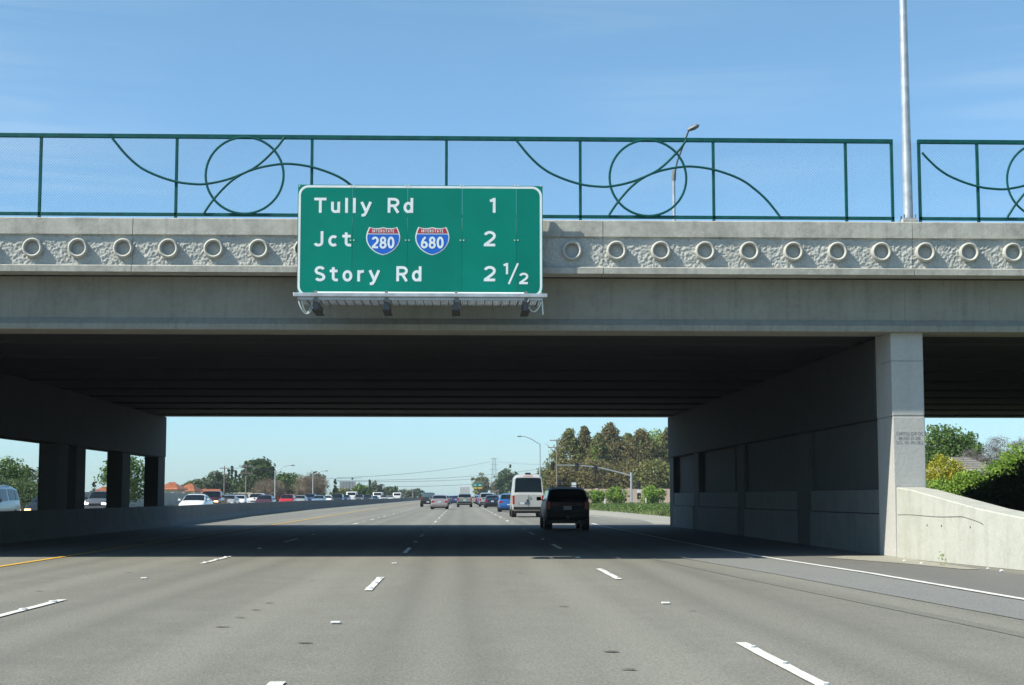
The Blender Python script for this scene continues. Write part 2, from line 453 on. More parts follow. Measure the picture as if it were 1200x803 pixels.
# paler lane strip and the dark outer shoulder at the right
strip('shoulder', [(-60, 7.35, 9.6), (20, 7.22, 9.8), (27, 7.0, 9.45), (35, 6.6, 9.34), (47, 6.4, 9.34), (72, 6.35, 9.34), (80, 6.35, 9.9)], 0.000, M_shoulder, label='dark asphalt shoulder along the right barrier')
strip('pale_road_strip', [(-60, 6.9, 7.15), (8, 6.5, 7.15), (17, 5.95, 7.1), (27, 5.3, 6.85), (35, 4.6, 6.45), (47, 4.9, 6.25), (72, 5.6, 6.2)], 0.004, M_road_b, label='bluish paler pavement strip left of the edge line')
strip('road_seam', [(5, 5.75, 5.95), (17, 5.1, 5.32), (27, 4.4, 4.58), (35, 3.9, 4.0), (38, 3.78, 3.8)], 0.002, M_seam, label='dark curving pavement seam in the right lane')
strip('far_shoulder', [(76, 9.2, 12.6), (90, 10.2, 12.85), (105, 9.6, 13.5), (135, 8.6, 13.3), (165, 8.1, 12.3), (250, 7.6, 11.1), (500, 7.5, 10.4)], 0.001, M_gutter, label='pale concrete shoulder beside the grass verge')
strip('gutter', [(28.5, 9.0, 9.3), (31, 8.6, 9.34), (32.5, 8.2, 9.34), (34.0, 7.75, 9.34), (35.0, 8.4, 9.34)], 0.008, M_gutter, label='pale concrete gutter pad at the foot of the pier')

# road markings
def dash_rough(m, x0, x1, y0, y1, z, rng):
    n = 8; vs = []; fs = []
    for i in range(n+1):
        y = y0 + (y1-y0)*i/n; j = 0.006
        vs += [(x0 + rng.uniform(-j, j), y, z), (x1 + rng.uniform(-j, j), y, z)]
    m.add(vs, [(2*i, 2*i+1, 2*i+3, 2*i+2) for i in range(n)])
rng = random.Random(3)
def lane_line(x, y_first, n, what):
    for k in range(n):
        y0 = y_first + 14.63*k
        m = MB(); dash_rough(m, x-0.055, x+0.055, y0, y0+3.66, 0.008, rng)
        o = m.build('lane_dash', M_white); o['kind'] = 'structure'
        if y0 < 70:
            for q in (0.45, 1.85, 3.2):          # raised ceramic dots cast on the dash
                d = MB().cyl((x, y0+q, 0.016), (0,0,1), 0.05, 0.014, 12).build('raised_dot', M_dot, o)
lane_line(-5.02, 31.5-29.26, 40, 'left')
lane_line(-1.28, 22.4-14.63, 40, 'middle')
lane_line(2.50, 25.3-14.63, 40, 'right')
for xl, yb in ((-5.02, 31.5-29.26), (-1.28, 22.4-14.63), (2.50, 25.3-14.63)):
    for k in range(14):
        y0 = yb + 14.63*k + 8.9
        if y0 < 6: continue
        m = MB().box(xl-0.05, xl+0.05, y0-0.05, y0+0.05, 0.004, 0.022)
        o = m.build('reflective_marker', M_dot, bevel=0.006)
        lane = {-5.02: 'left', -1.28: 'middle', 2.50: 'right'}[xl]
        nth = len([1 for q in range(k) if yb+14.63*q+8.9 >= 6])
        word = ['nearest', 'second', 'third', 'fourth', 'fifth', 'sixth', 'seventh', 'eighth', 'ninth', 'tenth', 'eleventh', 'twelfth', 'thirteenth', 'fourteenth'][nth]
        tag(o, 'small pale raised reflector on the %s lane line, %s from the camera' % (lane, word), 'road marker', 'raised reflectors between the lane dashes')
def line_path(name, pts, w, z, mt, label):
    n = 40; path = []
    for (xa, ya), (xb, yb) in zip(pts[:-1], pts[1:]):
        for i in range(n):
            t = i/n; y = ya+(yb-ya)*t
            path.append((y, xa+(xb-xa)*t))
    path.append((pts[-1][1], pts[-1][0]))
    return strip(name, [(y, x-w/2+rng.uniform(-.006,.006), x+w/2+rng.uniform(-.006,.006)) for y, x in path], z, mt, label=label)
line_path('yellow_line', [(-8.45, 4), (-8.55, 29), (-8.6, 36), (-8.65, 78), (-9.1, 152), (-9.2, 500)], 0.13, 0.008, M_yellow, 'solid yellow line along the left lane')
line_path('edge_line', [(7.3, 2), (7.14, 20), (6.95, 27), (6.5, 35.2), (6.3, 47), (6.25, 72), (6.4, 78)], 0.13, 0.010, M_white, 'solid white edge line curving past the right pier')
line_path('edge_line', [(11.6, 73), (10.4, 80), (8.6, 107), (7.7, 150), (7.2, 300), (7.0, 700)], 0.15, 0.010, M_white, 'solid white edge line beyond the overpass')
# dark scars where markers were lifted
for i, (px, py, w) in enumerate([(260,735,20),(281,724,16),(300,715,14),(315,707,13),(358,754,21),(366,681,9),(717,764,22),(737,785,22),(661,711,15),(151,671,12),(320,664,8),(400,662,8),(500,668,9),(610,672,9),(812,716,12),(46,693,12)]):
    p = G(px, py); hw = w/2 * p.y/FPX
    vs = []; n = 10
    for k in range(n):
        a = 2*math.pi*k/n; r_ = rng.uniform(0.7, 1.05)
        vs.append((p.x + math.cos(a)*hw*r_, p.y + math.sin(a)*hw*0.55*r_, 0.0065))
    o = MB().add(vs, [tuple(range(n))]).build('pavement_scar', M_scar); o['kind'] = 'structure'

# ------------------------------------------------------------------ the overpass
YF = 33.36        # front face of the parapet cap
XA, XB = -57.0, 46.0
YB_ = 71.7        # rear edge of the deck
def zf(py, Y=YF, px=560): return W(px, py, Y).z
Z_TOP, Z_CAPB, Z_LEDT, Z_LEDB = zf(257), zf(276.5), zf(312.5), zf(320.5)
GY = 34.10        # web face of the outer girder
Z_GB = zf(387.5, 34.0)
br = empty('overpass', (0, 50, 0), 'wide grey concrete road overpass spanning the freeway, with round rings along its parapet', 'bridge')
def seg_ring(name, x0, x1, prof, mt, step=None, **kw):
    return MB().prism_x(prof, x0, x1).build(name, mt, br, **kw)
# parapet wall cast in long segments with open joints
joints = [XA, -38.2, -19.1, 9.62, 28.0, XB]
joints = [XA, -43.0, -31.0, -19.0, -6.9, 3.0, 9.62, 21.5, 33.5, XB]
for a, b in zip(joints[:-1], joints[1:]):
    g = 0.006
    seg_ring('parapet_cap', a+g, b-g, [(YF, Z_CAPB), (YF+0.02, Z_TOP-0.02), (YF+0.05, Z_TOP), (YF+0.38, Z_TOP), (YF+0.40, Z_CAPB-0.02), (YF+0.05, Z_CAPB-0.03)], M_conc)
    seg_ring('ledge', a+g, b-g, [(YF-0.05, Z_LEDB), (YF-0.05, Z_LEDT-0.02), (YF-0.02, Z_LEDT), (YF+0.5, Z_LEDT+0.004), (YF+0.5, Z_LEDB)], M_conc)
seg_ring('parapet_wall', XA, XB, [(YF+0.078, Z_LEDT-0.01), (YF+0.078, Z_CAPB-0.01), (YF+0.36, Z_CAPB-0.01), (YF+0.36, Z_LEDT-0.01)], M_conc)
# split-face relief panels between the rings
r0 = W(38, 293, YF).x; r1 = W(1187, 298, YF).x
RS = (r1 - r0) / 22.0
ZR = zf(293, YF+0.0, 560)
def rock_panel(xa, xb):
    dx = 0.014; nx = int((xb-xa)/dx); z0, z1 = Z_LEDT, Z_CAPB-0.025; nz = 44
    rs = np.random.RandomState(int(abs(xa*7))+1)
    def lat(cell):
        gx = int((xb-xa)/cell)+3; gz = int((z1-z0)/cell)+3
        a = rs.rand(gz, gx)
        X = np.linspace(0, (xb-xa)/cell, nx+1); Z = np.linspace(0, (z1-z0)/cell, nz+1)
        xi = X.astype(int); zi = Z.astype(int); fx = (X-xi)[None, :]; fz = (Z-zi)[:, None]
        return (a[zi][:, xi]*(1-fx)*(1-fz) + a[zi][:, xi+1]*fx*(1-fz) + a[zi+1][:, xi]*(1-fx)*fz + a[zi+1][:, xi+1]*fx*fz)
    h = 0.012*np.clip(lat(0.042)*1.8-0.4, 0, 1) + 0.019*lat(0.026) + 0.004*lat(0.13)
    X = np.linspace(xa, xb, nx+1)[None, :].repeat(nz+1, 0); Z = np.linspace(z0, z1, nz+1)[:, None].repeat(nx+1, 1)
    k = np.round((X - r0)/RS); d = np.hypot(X-(r0+k*RS), Z-ZR)
    h = np.where(d < 0.17, 0.004, h)
    Y = YF + 0.072 - h
    v = np.stack([X, Y-50, Z], -1).reshape(-1, 3)
    i = np.arange(nz)[:, None]*(nx+1) + np.arange(nx)[None, :]
    f = np.stack([i, i+1, i+nx+2, i+nx+1], -1).reshape(-1, 4)
    return mesh_np('rock_face_panel', v, f, M_rock, br)
for a, b in zip(joints[:-1], joints[1:]):
    lo, hi = max(a, -22.0), min(b, 24.0)
    if hi - lo > 0.5: rock_panel(lo+0.004, hi-0.004)
# concrete pipe rings standing proud of the band
def ring_mesh():
    m = MB(); ro, ri, L_ = 0.208, 0.148, 0.125; n = 40
    prof = [(ro, 0.0), (ro, -L_+0.02), (ro-0.008, -L_+0.006), ((ro+ri)/2, -L_-0.006), (ri+0.008, -L_+0.006), (ri, -L_+0.02), (ri, 0.0)]
    vs = []
    for k in range(n):
        a = 2*math.pi*k/n
        for r_, y in prof: vs.append((r_*math.cos(a), y, r_*math.sin(a)))
    q = len(prof); fs = []
    for k in range(n):
        for j in range(q-1):
            a = k*q+j; b = ((k+1) % n)*q+j
            fs.append((a, b, b+1, a+1))
    return m.add(vs, fs)
ring0 = ring_mesh().build('ring', M_ring, br, smooth=50, world=False)
first = True
for k in range(-14, 37):
    x = r0 + k*RS
    if x < -22 or x > 24: continue
    o = ring0 if first else ring0.copy()
    if not first: C.objects.link(o)
    first = False
    o.parent = br
    o.location = (x, YF+0.072-50, ZR); o.rotation_euler = (0, rng.uniform(-3, 3), 0)
# deck slab, outer girders, inner girders
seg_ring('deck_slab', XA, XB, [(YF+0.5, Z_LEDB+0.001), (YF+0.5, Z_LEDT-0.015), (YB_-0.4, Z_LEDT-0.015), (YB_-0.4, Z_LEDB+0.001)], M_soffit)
for a, b in ((XA, 9.618), (9.622, XB)):
    seg_ring('fascia_girder', a, b, [(GY, Z_LEDB-0.002), (GY, zf(373.5, GY)), (GY-0.12, zf(380.5, GY-0.12)), (GY-0.12, Z_GB+0.01), (GY-0.10, Z_GB), (GY+0.9, Z_GB), (GY+0.9, Z_LEDB-0.002)], M_girder)
seg_ring('rear_fascia_girder', XA, XB, [(YB_-1.2, Z_LEDB-0.002), (YB_-1.2, Z_GB), (YB_-0.2, Z_GB), (YB_-0.2, Z_LEDB-0.002)], M_girder)
seg_ring('rear_parapet', XA, XB, [(YB_-0.4, Z_LEDB), (YB_-0.4, Z_TOP), (YB_, Z_TOP), (YB_, Z_LEDB)], M_conc)
yy = GY + 1.1; k = 0
while yy < YB_ - 3.2:
    wG = 2.02
    zb = Z_GB + (0.0 if k % 2 else 0.05)
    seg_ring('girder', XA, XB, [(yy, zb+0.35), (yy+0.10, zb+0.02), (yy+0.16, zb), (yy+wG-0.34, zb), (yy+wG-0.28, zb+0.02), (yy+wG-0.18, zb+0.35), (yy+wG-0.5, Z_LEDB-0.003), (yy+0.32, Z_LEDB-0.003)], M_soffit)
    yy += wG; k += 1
# the right pier: bent cap, columns, infill walls and barrier foot
PX0, PX1 = 9.35, 10.03
PY0, PY1 = 34.2, 71.4
capz = 3.03
cols = [(34.2, 35.5), (42.6, 44.3), (52.5, 53.8), (62.7, 64.0), (70.1, 71.4)]
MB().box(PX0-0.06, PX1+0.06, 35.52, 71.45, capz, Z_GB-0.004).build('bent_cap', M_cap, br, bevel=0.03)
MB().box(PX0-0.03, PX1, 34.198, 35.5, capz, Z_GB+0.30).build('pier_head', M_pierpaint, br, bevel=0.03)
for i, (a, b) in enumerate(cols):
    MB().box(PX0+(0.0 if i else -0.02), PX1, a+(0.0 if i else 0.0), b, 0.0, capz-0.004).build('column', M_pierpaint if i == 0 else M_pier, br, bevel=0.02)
for i, ((a0, b0), (a1, b1)) in enumerate(zip(cols[:-1], cols[1:])):
    rec = (0.10, 0.10, 0.22, 0.26)[i]
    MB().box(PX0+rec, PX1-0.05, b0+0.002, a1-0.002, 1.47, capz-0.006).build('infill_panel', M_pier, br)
    nseg = 2
    MB().box(PX0+0.02, PX1-0.02, b0+0.012, a1-0.012, 0.92, 1.46).build('foot_wall', M_foot, br, bevel=0.012)
    MB().box(PX0-0.03, PX1-0.02, b0+0.012, a1-0.012, 0.0, 0.905).build('barrier_foot', M_foot, br, bevel=0.012)
MB().box(PX0+0.18, PX0+0.30, 55.3, 56.5, 1.475, capz-0.008).build('pilaster', M_pier, br)
# left pier, standing in the median
LX0, LX1 = -13.75, -13.15
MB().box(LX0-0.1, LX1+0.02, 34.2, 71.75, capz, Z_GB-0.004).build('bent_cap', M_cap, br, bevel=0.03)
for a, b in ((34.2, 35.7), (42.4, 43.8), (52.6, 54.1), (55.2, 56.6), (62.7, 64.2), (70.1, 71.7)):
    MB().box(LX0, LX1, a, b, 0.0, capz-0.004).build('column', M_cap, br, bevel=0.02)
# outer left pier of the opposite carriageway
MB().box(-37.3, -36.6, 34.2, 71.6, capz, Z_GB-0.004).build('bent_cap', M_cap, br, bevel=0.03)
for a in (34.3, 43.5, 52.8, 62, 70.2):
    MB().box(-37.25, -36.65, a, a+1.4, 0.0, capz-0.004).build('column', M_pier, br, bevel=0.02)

# stencilled inscription on the near column
def text_mb(s, x0, x1, z0, zcap, y, bold=0.0, space=1.0, extr=0.003, facing='front', cap=None):
    cu = bpy.data.curves.new('lettering', 'FONT'); cu.body = s; cu.size = 1.0; cu.offset = bold; cu.space_character = space
    cu.resolution_u = 4
    o = bpy.data.objects.new('lettering_tmp', cu); C.objects.link(o)
    dg = bpy.context.evaluated_depsgraph_get(); dg.update()
    me = bpy.data.meshes.new_from_object(o.evaluated_get(dg))
    vs = [v.co.copy() for v in me.vertices]; fs = [tuple(p.vertices) for p in me.polygons]
    C.objects.unlink(o); bpy.data.objects.remove(o); bpy.data.meshes.remove(me); bpy.data.curves.remove(cu)
    xa = min(v.x for v in vs); xb = max(v.x for v in vs)
    capH = cap or 0.72
    sx = (x1-x0)/(xb-xa); sz = (zcap-z0)/capH
    m = MB()
    m.add([(x0+(v.x-xa)*sx, y, z0+v.y*sz) for v in vs], fs)
    return m
def cap_height():
    cu = bpy.data.curves.new('t', 'FONT'); cu.body = 'T'; cu.size = 1.0
    o = bpy.data.objects.new('t', cu); C.objects.link(o)
    dg = bpy.context.evaluated_depsgraph_get(); dg.update()
    me = bpy.data.meshes.new_from_object(o.evaluated_get(dg)); h = max(v.co.y for v in me.vertices)
    C.objects.unlink(o); bpy.data.objects.remove(o); bpy.data.meshes.remove(me); bpy.data.curves.remove(cu)
    return h
CAPH = cap_height()
M_sten = simple('faded_stencil_paint', (0.20, 0.20, 0.195), 0.9, var=0.35, scale=30, coord='pos')
for s, xa, xb, ya, yb in (('CAPITOL EXP OC', 1048.5, 1081.5, 510.3, 506.3), ('BR.NO 37-206', 1051.5, 1078.5, 515.5, 511.8), ('SCL-101 PM 30.2', 1048.8, 1081.5, 520.6, 517.0)):
    a = W(xa+1.8, ya, PY0); b = W(xb, yb, PY0)
    text_mb(s, a.x, b.x, a.z, b.z, PY0-0.004, cap=CAPH).build('stencil_lettering', M_sten, br)

# ------------------------------------------------------------------ wing barrier at the right
wb = empty('concrete_barrier', (9.7, 31, 0), 'pale concrete barrier flaring down from the foot of the right bridge pier', 'barrier')
bx = [(34.18, 9.36, 1.50), (33.2, 9.40, 1.44), (30.0, 9.78, 1.07), (28.3, 9.97, 0.93), (26, 10.15, 0.93), (20, 10.4, 0.93), (8, 10.8, 0.93), (-20, 11.5, 0.93), (-60, 12.5, 0.93)]
vs = []; fs = []
for y, x, h in bx:
    vs += [(x-0.012, y, 0.0), (x-0.008, y, 0.30), (x-0.004, y, 0.6), (x+0.01, y, h-0.02), (x+0.03, y, h), (x+0.58, y, h), (x+0.62, y, h-0.02), (x+0.70, y, 0.0)]
for i in range(len(bx)-1):
    for k in range(8):
        a = i*8+k; b = i*8+(k+1) % 8
        fs.append((a, b, b+8, a+8))
fs += [tuple(range(8)), tuple(range(len(vs)-8, len(vs)))]
vs = [(x + (0.0 if k in (1, 2) else 0.0), y, z) for k, (x, y, z) in enumerate(vs)]
MB().add(vs, fs).build('barrier_body', M_barrier, wb, smooth=20)
jt = MB(); jp = []
for i in range(24):
    t = i/23; y = 34.1 - t*4.3
    x = float(np.interp(y, [30.0, 33.2, 34.18], [9.78, 9.40, 9.36]))
    jp.append((x-0.004, y, 0.91 + 0.012*math.sin(t*9) - max(0, t-0.78)*0.55))
jt.tube(jp, 0.005, 5); jt.build('cold_joint', M_crack, wb)

for px, py in ((1089, 617), (1114, 618), (1161, 620)):
    p_ = W(px, py, 32.0); yb_ = 32.4 - (px-1089)*0.028
    xb_ = float(np.interp(yb_, [28.3, 30.0, 33.2, 34.18], [9.97, 9.78, 9.40, 9.36]))
    MB().cyl((xb_-0.002, yb_, 0.72), (1, 0, 0), 0.022, 0.016, 10).build('tie_hole', M_crack, wb)
MB().box(PX0-0.033, PX1+0.002, PY0-0.005, 35.0, 4.22, 4.232).build('lift_line', M_crack, br)

# ------------------------------------------------------------------ median barrier
mb_path = [(-60, -12.75), (20, -12.75), (48, -12.70), (71, -12.62), (88, -13.3), (105, -14.2), (162, -15.6), (300, -15.6), (500, -15.4), (900, -15.4), (1800, -15.4)]
md = empty('median_barrier', (-13.6, 60, 0), 'long grey concrete median barrier between the two carriageways', 'barrier')
nseg = []
for (ya, xa), (yb, xb) in zip(mb_path[:-1], mb_path[1:]):
    n = max(1, int((yb-ya)/6.0)) if yb <= 320 else 1
    for i in range(n):
        t0, t1 = i/n, (i+1)/n
        nseg.append((ya+(yb-ya)*t0, xa+(xb-xa)*t0, ya+(yb-ya)*t1, xa+(xb-xa)*t1))
for ya, xa, yb, xb in nseg:
    vs = []
    for y, x in ((ya+0.01, xa), (yb-0.01, xb)):
        vs += [(x-0.02, y, 0), (x-0.06, y, 0.10), (x-0.20, y, 0.32), (x-0.24, y, 0.88), (x-0.46, y, 0.88), (x-0.50, y, 0.32), (x-0.66, y, 0.10), (x-0.70, y, 0)]
    fs = [(k, (k+1) % 8, (k+1) % 8+8, k+8) for k in range(8)] + [tuple(range(7, -1, -1)), tuple(range(8, 16))]
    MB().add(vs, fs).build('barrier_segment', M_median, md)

# ------------------------------------------------------------------ fences on the parapet
FY = YF + 0.20
z_ft, z_fb = zf(162.5, FY, 560), zf(253.5, FY, 560)
period = (W(759, 212, FY).x - W(287, 209, FY).x)
post_s = period / 3.0
c2 = W(759, 212, FY).x
post_ref = W(680, 210, FY).x
gapL, gapR = W(1047, 215, FY).x, W(1076, 215, FY).x
def fence(xa, xb, label, open_right, open_left):
    f = empty('fence', ((xa+xb)/2, FY, Z_TOP), label, 'fence')
    MB().box(xa, xb, FY-0.04, FY+0.04, z_ft-0.045, z_ft+0.045).build('top_rail', M_green, f, bevel=0.008)
    MB().box(xa, xb, FY-0.03, FY+0.03, z_fb-0.035, z_fb+0.035).build('bottom_rail', M_green, f, bevel=0.006)
    k0 = math.ceil((xa-post_ref)/post_s + 0.2); k1 = math.floor((xb-post_ref)/post_s - 0.2)
    xs = [post_ref + k*post_s for k in range(k0, k1+1)] + [xa+0.03, xb-0.03]
    for x in xs:
        MB().box(x-0.03, x+0.03, FY-0.03, FY+0.03, Z_TOP, z_ft-0.046).build('post', M_green, f, bevel=0.005)
    s = 1/55.3
    A = [(-158,-47),(-140,-25),(-122,-9),(-102,1),(-80,8),(-62,10.5),(-45,10.5),(-20,5),(6,-6),(20,-16),(33,-29),(40,-37),(46,-46)]
    B = [(-47,46),(-44,41),(-35,28),(-20,11),(-4,-1),(13,-8),(33,-12.5),(53,-14),(80,-10),(108,0),(126,12),(142,27),(156,45)]
    zc = (z_ft+z_fb)/2
    def spline(P):
        out = []
        for i in range(len(P)-1):
            p0 = P[max(i-1,0)]; p1 = P[i]; p2 = P[i+1]; p3 = P[min(i+2,len(P)-1)]
            for q in range(6):
                t = q/6
                out.append(tuple(0.5*((2*p1[j])+(-p0[j]+p2[j])*t+(2*p0[j]-5*p1[j]+4*p2[j]-p3[j])*t*t+(-p0[j]+3*p1[j]-3*p2[j]+p3[j])*t**3) for j in (0,1)))
        out.append(P[-1]); return out
    for k in range(-4, 5):
        cx = c2 + k*period
        for P, nm in ((A, 'ornamental_curve'), (B, 'ornamental_curve')):
            pts = [(cx+p[0]*s, FY-0.05, zc-p[1]*s) for p in spline(P)]
            pts = [p for p in pts if xa+0.03 < p[0] < xb-0.03]
            if len(pts) > 3: MB().tube(pts, 0.026, 8).build(nm, M_green, f, smooth=60)
        if xa < cx-0.8 and cx+0.8 < xb:
            n = 48; rr = 45.5*s
            m = MB(); vs = []; fs = []
            for i in range(n):
                a = 2*math.pi*i/n
                for j in range(6):
                    b = 2*math.pi*j/6; r_ = rr + 0.026*math.cos(b)
                    vs.append((cx+r_*math.cos(a), FY-0.05+0.026*math.sin(b), zc+r_*math.sin(a)))
            for i in range(n):
                for j in range(6):
                    fs.append((i*6+j, ((i+1) % n)*6+j, ((i+1) % n)*6+(j+1) % 6, i*6+(j+1) % 6))
            m.add(vs, fs).build('ornamental_ring', M_green, f, smooth=60)
    return f
def wire_mesh(xa, xb, parent):
    H = z_ft - z_fb; sp = 0.062; r_ = 0.0016; y = FY+0.045
    vs = []; fs = []
    x = xa - H
    while x < xb:
        for sg in (1, -1):
            a, b = (x, x+H) if sg > 0 else (x+H, x)
            t0, t1 = 0.0, 1.0
            lo, hi = min(a, b), max(a, b)
            if hi < xa or lo > xb: continue
            def cl(t): return a+(b-a)*t
            ts = sorted([(xa-a)/(b-a), (xb-a)/(b-a)]); t0 = max(0, ts[0]); t1 = min(1, ts[1])
            if t1 - t0 < 0.01: continue
            base = len(vs)
            for t in (t0, t1):
                px_, pz = cl(t), z_fb+H*t
                vs += [(px_-r_, y, pz), (px_+r_, y, pz), (px_, y-2*r_, pz)]
            fs += [(base, base+1, base+4, base+3), (base+1, base+2, base+5, base+4), (base+2, base, base+3, base+5)]
        x += sp
    o = MB().add(vs, fs).build('wire_mesh', M_wire, parent); o['kind'] = 'stuff'
fL = fence(-24.0, gapL, 'long dark green ornamental fence on the parapet, left of the tall lamp pole', True, False)
wire_mesh(-24.0, gapL+0.22, fL)
fR = fence(gapR, 26.0, 'dark green ornamental fence on the parapet, right of the tall lamp pole', False, True)
wire_mesh(gapR-0.22, 26.0, fR)

# ------------------------------------------------------------------ street lamp on the parapet, and the far one
px_ = W(1064.5, 262, YF+0.2).x
lp = empty('street_lamp', (px_, YF+0.2, Z_TOP), 'tall galvanised lamp pole standing in the gap of the parapet fence', 'street lamp')
MB().tube([(px_, YF+0.2, Z_TOP+0.06), (px_, YF+0.2, Z_TOP+9.5)], 0.105, 20, r1=0.055).build('pole', M_galv, lp, smooth=60)
MB().box(px_-0.16, px_+0.16, YF+0.04, YF+0.36, Z_TOP-0.12, Z_TOP+0.06).build('pedestal', M_conc, lp, bevel=0.01)
MB().box(px_-0.15, px_+0.15, YF+0.05, YF+0.35, Z_TOP+0.062, Z_TOP+0.09).build('base_plate', M_galv, lp)
for a in (-0.12, 0.12):
    for b in (0.08, 0.32):
        MB().cyl((px_+a, YF+b, Z_TOP+0.12), (0,0,1), 0.018, 0.10, 6).build('anchor_bolt', M_galvd, lp)
MB().tube([(px_, YF+0.2, Z_TOP+9.4), (px_, YF+0.7, Z_TOP+10.0), (px_, YF+2.2, Z_TOP+10.3)], 0.045, 10).build('arm', M_galv, lp, smooth=60)
MB().box(px_-0.14, px_+0.14, YF+2.0, YF+2.75, Z_TOP+10.24, Z_TOP+10.40).build('lamp_head', M_galvd, lp, bevel=0.05)
FP = 70.6
b0 = W(790.5, 260, FP); b1 = W(789.5, 209, FP); b2 = W(802.5, 160, FP); b3 = W(805.5, 154, FP)
lp2 = empty('street_lamp', (b0.x, FP, 6.0), 'smaller lamp pole with tilted arm seen through the fence, near its second ring', 'street lamp')
MB().tube([(b0.x, FP, 6.2), (b1.x, FP, b1.z)], 0.085, 12, r1=0.07).build('pole', M_galv, lp2, smooth=60)
MB().tube([(b1.x, FP, b1.z-0.1), (b1.x+0.02, FP, b1.z+0.35)], 0.10, 12).build('collar', M_galvd, lp2, smooth=60)
MB().tube([(b1.x, FP, b1.z), (b1.x+0.12, FP-0.3, b1.z+0.7), (b2.x, FP-1.2, b2.z)], 0.045, 10).build('arm', M_galvd, lp2, smooth=60)
hd = MB()
hv = []; hf = []
for i, (t, w_, h_) in enumerate(((0, .06, .05), (0.12, .16, .10), (0.4, .24, .14), (0.62, .2, .10), (0.72, .05, .03))):
    w_ *= 0.75; h_ *= 0.8; t *= 0.8; cx, cz = b2.x + t*0.92 - 0.05, b2.z + t*0.42
    for k in range(8):
        a = 2*math.pi*k/8
        hv.append((cx - 0.4*h_*math.sin(a), FP-1.2+w_*math.cos(a), cz + h_*math.sin(a)))
for i in range(4):
    for k in range(8): hf.append((i*8+k, i*8+(k+1) % 8, (i+1)*8+(k+1) % 8, (i+1)*8+k))
hf += [tuple(range(8)), tuple(range(32, 40))]
hd.add(hv, hf).build('lamp_head', M_galvd, lp2, smooth=50)

# ------------------------------------------------------------------ the guide sign
SY = 33.06
def sp_(x, y): return W(x, y, SY)
s_tl, s_br = sp_(349.3, 216.5), sp_(636.2, 346.0)
sgn = empty('guide_sign', ((s_tl.x+s_br.x)/2, SY, s_br.z), 'large green freeway guide sign with white lettering hung on the parapet above a walkway', 'road sign')
sx0, sx1 = s_tl.x, s_br.x; sz1 = sp_(490, 217.3).z; sz0 = sp_(490, 346.5).z
seams = [sx0] + [sp_(330+q/3.636, 280).x for q in (301, 536, 769, 1000)] + [sx1]
for a, b in zip(seams[:-1], seams[1:]):
    MB().box(a+0.002, b-0.002, SY, SY+0.025, sz0, sz1).build('sign_panel', M_sign, sgn)
# border with rounded corners
def rounded(x0, x1, z0, z1, r_, n=8):
    P = []
    for cx, cz, a0 in ((x1-r_, z1-r_, 0), (x0+r_, z1-r_, 90), (x0+r_, z0+r_, 180), (x1-r_, z0+r_, 270)):
        for i in range(n+1):
            a = R(a0+90*i/n); P.append((cx+r_*math.cos(a), cz+r_*math.sin(a)))
    return P
O = rounded(sx0+0.015, sx1-0.015, sz0-0.02, sz1-0.012, 0.21); I = rounded(sx0+0.062, sx1-0.062, sz0+0.027, sz1-0.06, 0.165)
n = len(O)
MB().add([(x, SY-0.003, z) for x, z in O]+[(x, SY-0.003, z) for x, z in I], [(i, (i+1) % n, (i+1) % n+n, i+n) for i in range(n)]).build('border', M_signwhite, sgn)
def zt(x, y, reg=(330, 200, 3.6364)): return sp_(reg[0]+x/reg[2], reg[1]+y/reg[2])
# strokes: letters drawn with an even pen like road lettering
def pen(paths, x0, z0, sx, sz, wd, y, m):
    off = 0
    for path in paths:
        P = [Vector((x0+px*sx, z0+pz*sz)) for px, pz in path]
        Q = [P[0]]
        for p in P[1:]:
            if (p-Q[-1]).length > 1e-5: Q.append(p)
        P = Q; closed = (P[0]-P[-1]).length < 1e-4
        if closed: P = P[:-1]
        n = len(P); Lp = []; Rp = []
        for i in range(n):
            if closed: d0 = (P[i]-P[i-1]).normalized(); d1 = (P[(i+1) % n]-P[i]).normalized()
            else:
                d0 = (P[i]-P[i-1]).normalized() if i else (P[1]-P[0]).normalized()
                d1 = (P[i+1]-P[i]).normalized() if i < n-1 else d0
            t = (d0+d1)
            t = d1 if t.length < 1e-3 else t.normalized()
            nn = Vector((-t.y, t.x)); c = max(0.55, nn.dot(Vector((-d1.y, d1.x))))
            Lp.append(P[i]+nn*wd/2/c); Rp.append(P[i]-nn*wd/2/c)
        yy_ = y - 0.0006*off; off += 1
        vs = [(p.x, yy_, p.y) for p in Lp]+[(p.x, yy_, p.y) for p in Rp]
        fs = [(i, i+1, i+1+n, i+n) for i in range(n-1)]
        if closed: fs.append((n-1, 0, n, 2*n-1))
        m.add(vs, fs)
def arc(cx, cz, rx, rz, a0, a1, n=14):
    return [(cx+rx*math.cos(R(a0+(a1-a0)*i/n)), cz+rz*math.sin(R(a0+(a1-a0)*i/n))) for i in range(n+1)]
